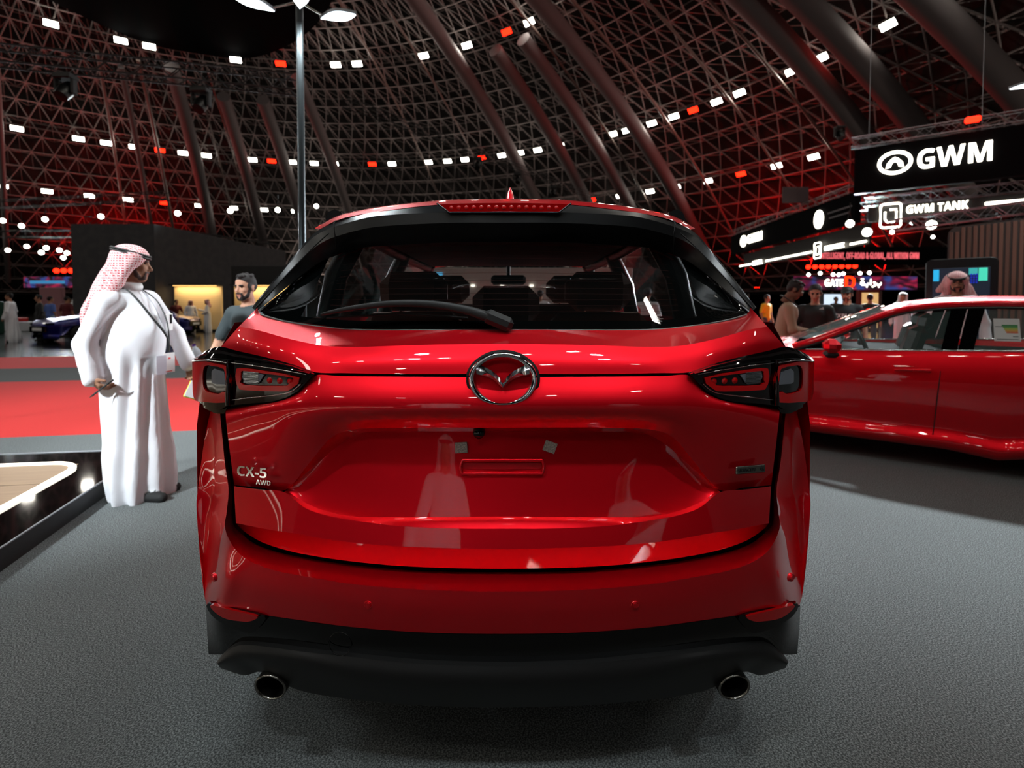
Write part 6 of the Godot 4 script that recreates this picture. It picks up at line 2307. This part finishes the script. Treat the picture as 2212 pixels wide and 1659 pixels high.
	for k in 30:
		var x := 0.03 + k * 0.086
		var top := 2.73 if x > 0.14 else 2.66
		b = MB.new()
		b.box(T(Vector3(x + 0.03, top / 2.0, 0.012)), Vector3(0.055, top, 0.024), 0.006)
		part("slat", b, mt(Color(0.30, 0.18, 0.13) if k % 3 else Color(0.26, 0.155, 0.11), 0.5), t)
	t = thing("screen_totem", "black rounded totem with a blue and green screen behind the sedan", "screen", Vector3(6.98, 0, -7.65), deg_to_rad(-40.0))
	b = MB.new()
	var rr := PackedVector2Array()
	for q in [[0.42, 1.98, 0.0], [-0.42, 1.98, PI / 2]]:
		for k in 6:
			var e: float = q[2] + PI / 2 * k / 5.0
			rr.append(Vector2(q[0] * 0.81 + cos(e) * 0.08, q[1] + sin(e) * 0.08))
	rr.append(Vector2(-0.42, 0))
	rr.append(Vector2(0.42, 0))
	b.prism(rr, T(), 0.12, 0.01)
	part("frame", b, M.satin, t)
	b = MB.new()
	b.box(T(Vector3(0, 1.35, 0.006)), Vector3(0.66, 1.12, 0.008), 0.002)
	var scr := part("screen", b, glow(Color(0.02, 0.07, 0.13), 0.7), t)
	for q in [[-0.29, 1.80, 0.07, 0.18, Color(0.1, 0.55, 0.72)], [0.25, 1.80, 0.10, 0.2, Color(0.2, 0.65, 0.55)], [0.14, 1.85, 0.10, 0.1, Color(0.15, 0.5, 0.5)]]:
		b = MB.new()
		b.box(T(Vector3(q[0], q[1], 0.012)), Vector3(q[2], q[3], 0.003))
		part("screen_picture", b, glow(q[4], 1.2), scr)
	for i in 3:
		for j in 4:
			b = MB.new()
			b.box(T(Vector3(0.12 + i * 0.03, 1.68 + j * 0.04, 0.015)), Vector3(0.02, 0.028, 0.003))
			part("screen_tile", b, glow(Color(0.03, 0.12, 0.55), 1.0), scr)
	left_stands()

func left_stands() -> void:
	# -- the dark stand wall on the left: a front face and a receding one
	var m := tri_tex(mt(Color(1, 1, 1), 0.8), noise_tex(0.02, Color(0.20, 0.20, 0.215), Color(0.24, 0.235, 0.24), 256, 8, 2), 0.3)
	var b := MB.new()
	var pts := [Vector3(-22.0, 0, -24.6), Vector3(-17.85, 0, -24.6), Vector3(-16.9, 0, -36.8), Vector3(-22.0, 0, -36.8)]
	for k in 4:
		var p: Vector3 = pts[k]
		var q: Vector3 = pts[(k + 1) % 4]
		b.quad(p, q, q + Vector3(0, 5.42, 0), p + Vector3(0, 5.42, 0), (p + q) / 2.0 - Vector3(-19.7, 0, -30))
	b.quad(pts[0] + Vector3(0, 5.42, 0), pts[1] + Vector3(0, 5.42, 0), pts[2] + Vector3(0, 5.42, 0), pts[3] + Vector3(0, 5.42, 0), Vector3.UP)
	single("stand_block", b, m, "tall dark grey block of an exhibition stand behind the robed person", "stand")
	var t := thing("lit_wall_panel", "warm yellow lit wall panel behind the two white-robed visitors", "wall panel", Vector3(-16.27, 0, -25.5))
	var warm := mt(Color(0.92, 0.82, 0.62), 0.7)
	b = MB.new()
	b.box(T(Vector3(0, 1.22, 0)), Vector3(2.46, 2.3, 0.1), 0.01)
	part("panel", b, warm, t)
	b = MB.new()
	b.box(T(Vector3(0, 0.06, 0.02)), Vector3(2.5, 0.12, 0.12), 0.01)
	part("skirting", b, M.black, t)
	b = MB.new()
	b.box(T(Vector3(0, 2.42, 0.22)), Vector3(2.46, 0.06, 0.5), 0.01)
	part("canopy", b, M.black, t)
	b = MB.new()
	b.box(T(Vector3(0, 2.375, 0.30)), Vector3(2.2, 0.02, 0.08))
	part("light_strip", b, glow(Color(1.0, 0.78, 0.45), 3.0), t)
	area(Vector3(0, 2.34, 0.30), Vector3(0, 0.6, 0.12), Vector2(2.2, 0.08), 2.2, Color(1.0, 0.87, 0.66), t)
	t = thing("lit_wall_panel", "warm yellow lit wall panel behind the bearded person's head", "wall panel", Vector3(-13.1, 0, -26.4))
	b = MB.new()
	b.box(T(Vector3(0, 1.22, 0)), Vector3(3.6, 2.36, 0.1), 0.01)
	part("panel", b, warm, t)
	b = MB.new()
	b.box(T(Vector3(0, 2.46, 0.22)), Vector3(3.6, 0.06, 0.5), 0.01)
	part("canopy", b, M.black, t)
	b = MB.new()
	b.box(T(Vector3(0, 2.42, 0.30)), Vector3(3.2, 0.02, 0.08))
	part("light_strip", b, glow(Color(1.0, 0.78, 0.45), 3.0), t)
	area(Vector3(0, 2.38, 0.30), Vector3(0, 0.6, 0.12), Vector2(3.2, 0.08), 3.2, Color(1.0, 0.87, 0.66), t)
	b = MB.new()
	b.box(T(Vector3(-12.9, 1.75, -26.7)), Vector3(4.6, 3.5, 0.2), 0.02)
	single("stand_board", b, M.dark, "darker board standing behind the bearded person", "stand")
	# -- trusses of that side
	truss("long black truss crossing high before the dome", Vector3(-10.6, 6.35, -9.95), Vector3(-4.9, 6.3, -11.2), 0.34, M.black)
	truss("black truss along the top of the grey stand block", Vector3(-21.5, 5.66, -24.9), Vector3(-17.2, 5.66, -36.5), 0.4, M.black)
	truss("black truss above the cluster of white spotlights", Vector3(-31.0, 6.7, -26.9), Vector3(-18.0, 7.1, -25.9), 0.4, M.black)
	truss("lower black truss among the cluster of white spotlights", Vector3(-32.0, 5.3, -27.5), Vector3(-22.5, 5.3, -27.0), 0.36, M.black)
	truss("long black truss hanging across the dome behind the lamp post", Vector3(-8.4, 11.6, -25.0), Vector3(8.7, 11.65, -48.0), 0.42, M.black, 0.6)
	for q in [[Vector3(-9.15, 6.07, -10.2), "dark moving-head light near the long truss's outer end"], [Vector3(-6.75, 6.05, -10.8), "dark moving-head light near the long truss's inner end"], [Vector3(-2.3, 11.3, -33.2), "dark moving-head light on the truss behind the lamp post"], [Vector3(0.4, 11.3, -37.0), "dark moving-head light halfway along the hanging truss"], [Vector3(3.4, 11.3, -41.0), "dark moving-head light at the hanging truss's far part"]]:
		moving_head(q[1], q[0], 1.0 if q[0].z > -20 else 1.5)
	for q in [[12, 478, 27], [52, 489, 27], [103, 475, 26], [62, 533, 30], [21, 541, 30], [104, 536, 28], [132, 541, 28], [93, 546, 28], [148, 547, 30], [223, 469, 25], [140, 557, 30]]:
		var z: float = q[2]
		spotlight("white spotlight in the cluster above the violet gate screen", Vector3((q[0] - 1106.0) / 1060.0 * z, 1.31 + (662.0 - q[1]) / 1060.0 * z, -z), Vector3(-12, 0, -10), 0.15, "white spotlights above the violet gate screen", 8.0 if q[0] % 2 == 0 else 0.0)
	for q in [[388, 462, 26], [501, 457, 27], [603, 455, 28], [686, 447, 31]]:
		var z: float = q[2]
		spotlight("white spotlight on the truss over the grey stand block", Vector3((q[0] - 1106.0) / 1060.0 * z, 1.31 + (662.0 - q[1]) / 1060.0 * z, -z), Vector3(-6, 0, -8), 0.16, "white spotlights over the grey stand", 24.0)
	for k in 3:
		spotlight("red blinder lamp above the violet gate screen", Vector3(-42.6 + k * 0.68, 4.65, -46.0), Vector3(0, 1.3, 0), 0.27, "red blinder lamps over the violet gate screen", 0.0, true)
	# -- blue cars on the polished floor
	var blue := mt(Color(0.05, 0.07, 0.42), 0.3, 0.6, 1.0)
	t = thing("blue_car", "low dark blue sports car with its nose towards the red carpet", "car", Vector3(-15.35, 0, -18.75), deg_to_rad(72.0))
	car_body(t, blue, false)
	t = thing("blue_hatchback", "dark blue car parked with open tailgate beside the yellow wall", "car", Vector3(-16.9, 0, -24.25), deg_to_rad(182.0))
	car_body(t, blue, false)
	# -- kiosks and low displays behind them
	for q in [[Vector3(-25.0, 0, -23.5), Vector3(0.9, 1.55, 0.5), Color(0.10, 0.26, 0.2), "dark green counter beside the black cloak", "counter"], [Vector3(-29.0, 0, -31.0), Vector3(1.4, 2.5, 0.3), Color(0.62, 0.42, 0.44), "pale pink sign board far behind the blue T-shirt", "sign"], [Vector3(-26.5, 0, -26.0), Vector3(3.0, 0.5, 1.0), Color(0.75, 0.75, 0.78), "low white display bench behind the blue T-shirt", "bench"], [Vector3(-26.8, 0.5, -26.0), Vector3(1.6, 0.22, 0.8), Color(0.75, 0.10, 0.08), "red panel lying on the low white bench", "panel"]]:
		b = MB.new()
		b.box(T(Vector3(0, q[1].y / 2.0, 0)), q[1], 0.03)
		var o := single("display_unit", b, mt(q[2], 0.5), q[3], q[4])
		o.position = q[0]

func bright_print(seed_: int) -> ImageTexture:
	# flat print of an LED screen: slanted violet, blue and red patches
	var n := FastNoiseLite.new()
	n.seed = seed_
	n.frequency = 0.018
	n.fractal_octaves = 2
	var im := Image.create(256, 32, false, Image.FORMAT_RGB8)
	for y in 32:
		for x in 256:
			var v := n.get_noise_2d(x + y * 2.0, y * 1.5) * 0.9 + 0.5
			var c := Color(0.32, 0.10, 0.22).lerp(Color(0.70, 0.15, 0.28), clampf(v * 1.6 - 0.4, 0, 1))
			c = c.lerp(Color(0.22, 0.28, 0.55), clampf(n.get_noise_2d(x * 1.3 + 400, y) * 2.2, 0, 1))
			c = c.lerp(Color(0.10, 0.08, 0.10), clampf(n.get_noise_2d(x * 1.1 - y + 900, y * 3.0) * 2.0, 0, 1))
			im.set_pixel(x, y, c)
	return ImageTexture.create_from_image(im)

func build_far() -> void:
	# LED screens over the gates in the round wall
	for q in [[Vector3(48.9, 4.65, -70.0), Vector2(17.6, 1.9), "wide LED screen reading GATE D over a far gate", 3], [Vector3(-42.1, 3.55, -45.2), Vector2(5.6, 1.0), "small violet LED screen with a blue band over a far gate", 9]]:
		var t := thing("gate_screen", q[2], "screen", q[0])
		var b := MB.new()
		b.box(T(Vector3(0, 0, -0.2)), Vector3(q[1].x + 0.1, q[1].y + 0.1, 0.3), 0.02)
		part("cabinet", b, M.black, t)
		b = MB.new()
		b.quad(Vector3(-q[1].x / 2, q[1].y / 2, 0), Vector3(q[1].x / 2, q[1].y / 2, 0), Vector3(q[1].x / 2, -q[1].y / 2, 0), Vector3(-q[1].x / 2, -q[1].y / 2, 0), Vector3(0, 0, 1))
		var g := mt(Color(0.02, 0.02, 0.02), 0.5)
		g.emission_enabled = true
		g.emission_operator = BaseMaterial3D.EMISSION_OP_MULTIPLY
		g.emission = Color.WHITE
		g.emission_texture = bright_print(q[3])
		g.emission_energy_multiplier = 0.85
		part("screen", b, g, t)
		if q[3] == 3:
			face_text(t, "GATE", T(Vector3(-4.4, 0, 0.05)), 1.0, 2.6, M.led)
			face_text(t, "D", T(Vector3(-1.6, 0.1, 0.05)), 1.7, 1.5, glow(Color(1.0, 0.18, 0.02), 3.0))
			# the same word in Arabic script, drawn as strokes
			for st in [[[1.0, 0.25], [0.8, 0.1], [0.75, -0.15], [0.95, -0.3], [1.15, -0.2], [1.1, 0.1], [1.0, 0.25]], [[1.15, -0.25], [1.5, -0.28], [1.75, -0.25], [1.8, 0.0]], [[2.15, 0.55], [2.15, -0.3]], [[2.55, 0.1], [2.75, 0.05], [2.75, -0.15], [2.6, -0.2], [2.75, -0.15], [2.7, -0.4], [2.35, -0.55]], [[3.6, 0.05], [3.55, -0.25], [3.1, -0.28], [2.95, -0.05]]]:
				b = MB.new()
				var path := []
				for p in st:
					path.append(Vector3(p[0], p[1], 0.06))
				b.tube(path, 0.10, 6, true, false, 0.5, Vector3.BACK)
				part("lettering", b, M.led, t)
			for d in [[0.85, 0.55], [1.05, 0.55], [1.6, -0.55], [3.3, -0.55]]:
				b = MB.new()
				b.box(Transform3D(Basis(Vector3.BACK, PI / 4), Vector3(d[0], d[1], 0.06)), Vector3(0.16, 0.16, 0.05))
				part("letter_dot", b, M.led, t)
		else:
			face_text(t, "C", T(Vector3(2.3, 0, 0.05)), 0.6, 0.55, M.led)
			b = MB.new()
			b.box(T(Vector3(-0.6, 0.0, 0.02)), Vector3(3.2, 0.28, 0.03))
			part("print_band", b, glow(Color(0.25, 0.55, 0.75), 0.7), t)
	# the pale stand wall ahead, seen through the SUV's windows
	var w := thing("stand_wall", "pale grey stand wall with a small blue screen ahead of the SUV", "wall panel", Vector3(0.2, 0, -15.2))
	var wb := MB.new()
	wb.box(T(Vector3(0, 1.25, 0)), Vector3(7.0, 2.5, 0.2), 0.02)
	part("panel", wb, mt(Color(0.72, 0.72, 0.70), 0.7), w)
	wb = MB.new()
	wb.box(T(Vector3(-2.5, 2.1, 0.12)), Vector3(0.34, 0.5, 0.03), 0.01)
	part("screen", wb, glow(Color(0.35, 0.75, 0.95), 1.3), w)
	for k in 5:
		wb = MB.new()
		wb.box(T(Vector3(-1.4 + k * 0.9, 1.95, 0.14)), Vector3(0.12, 0.06, 0.05), 0.01)
		part("wall_light", wb, M.led, w)
	# lit stand fronts far behind the visitors on the right
	for q in [[Vector3(19.2, 0, -26.5), Vector3(1.1, 2.2, 0.3), Color(0.95, 0.75, 0.5), 0.7, "small warm lit booth front with red frame beyond the sedan"], [Vector3(16.9, 1.25, -26.0), Vector3(1.2, 0.75, 0.3), Color(0.85, 0.92, 1.0), 1.0, "small bright white screen wall beyond the black cap"]]:
		var t := thing("lit_booth", q[4], "booth", q[0])
		var b := MB.new()
		b.box(T(Vector3(0, q[1].y / 2, 0)), q[1], 0.02)
		part("wall", b, mt(Color(0.5, 0.1, 0.08) if q[3] < 0.9 else Color(0.3, 0.3, 0.32), 0.6), t)
		b = MB.new()
		b.box(T(Vector3(0, q[1].y / 2, q[1].z / 2 + 0.01)), Vector3(q[1].x * 0.8, q[1].y * 0.86, 0.02))
		part("screen", b, glow(q[2], q[3]), t)
	# visitors and lamps of the stand that lies behind the camera, seen as reflections in the paint
	for q in [[Vector3(-0.75, 0, 1.5), 170.0, "person in white robe close behind the photographer"], [Vector3(1.9, 0, 3.2), 200.0, "person in white robe further behind the photographer"]]:
		person(q[2], q[0], q[1], {"style": "thobe", "top": Color(0.86, 0.86, 0.88), "scarf": "check", "hair_kind": 0})
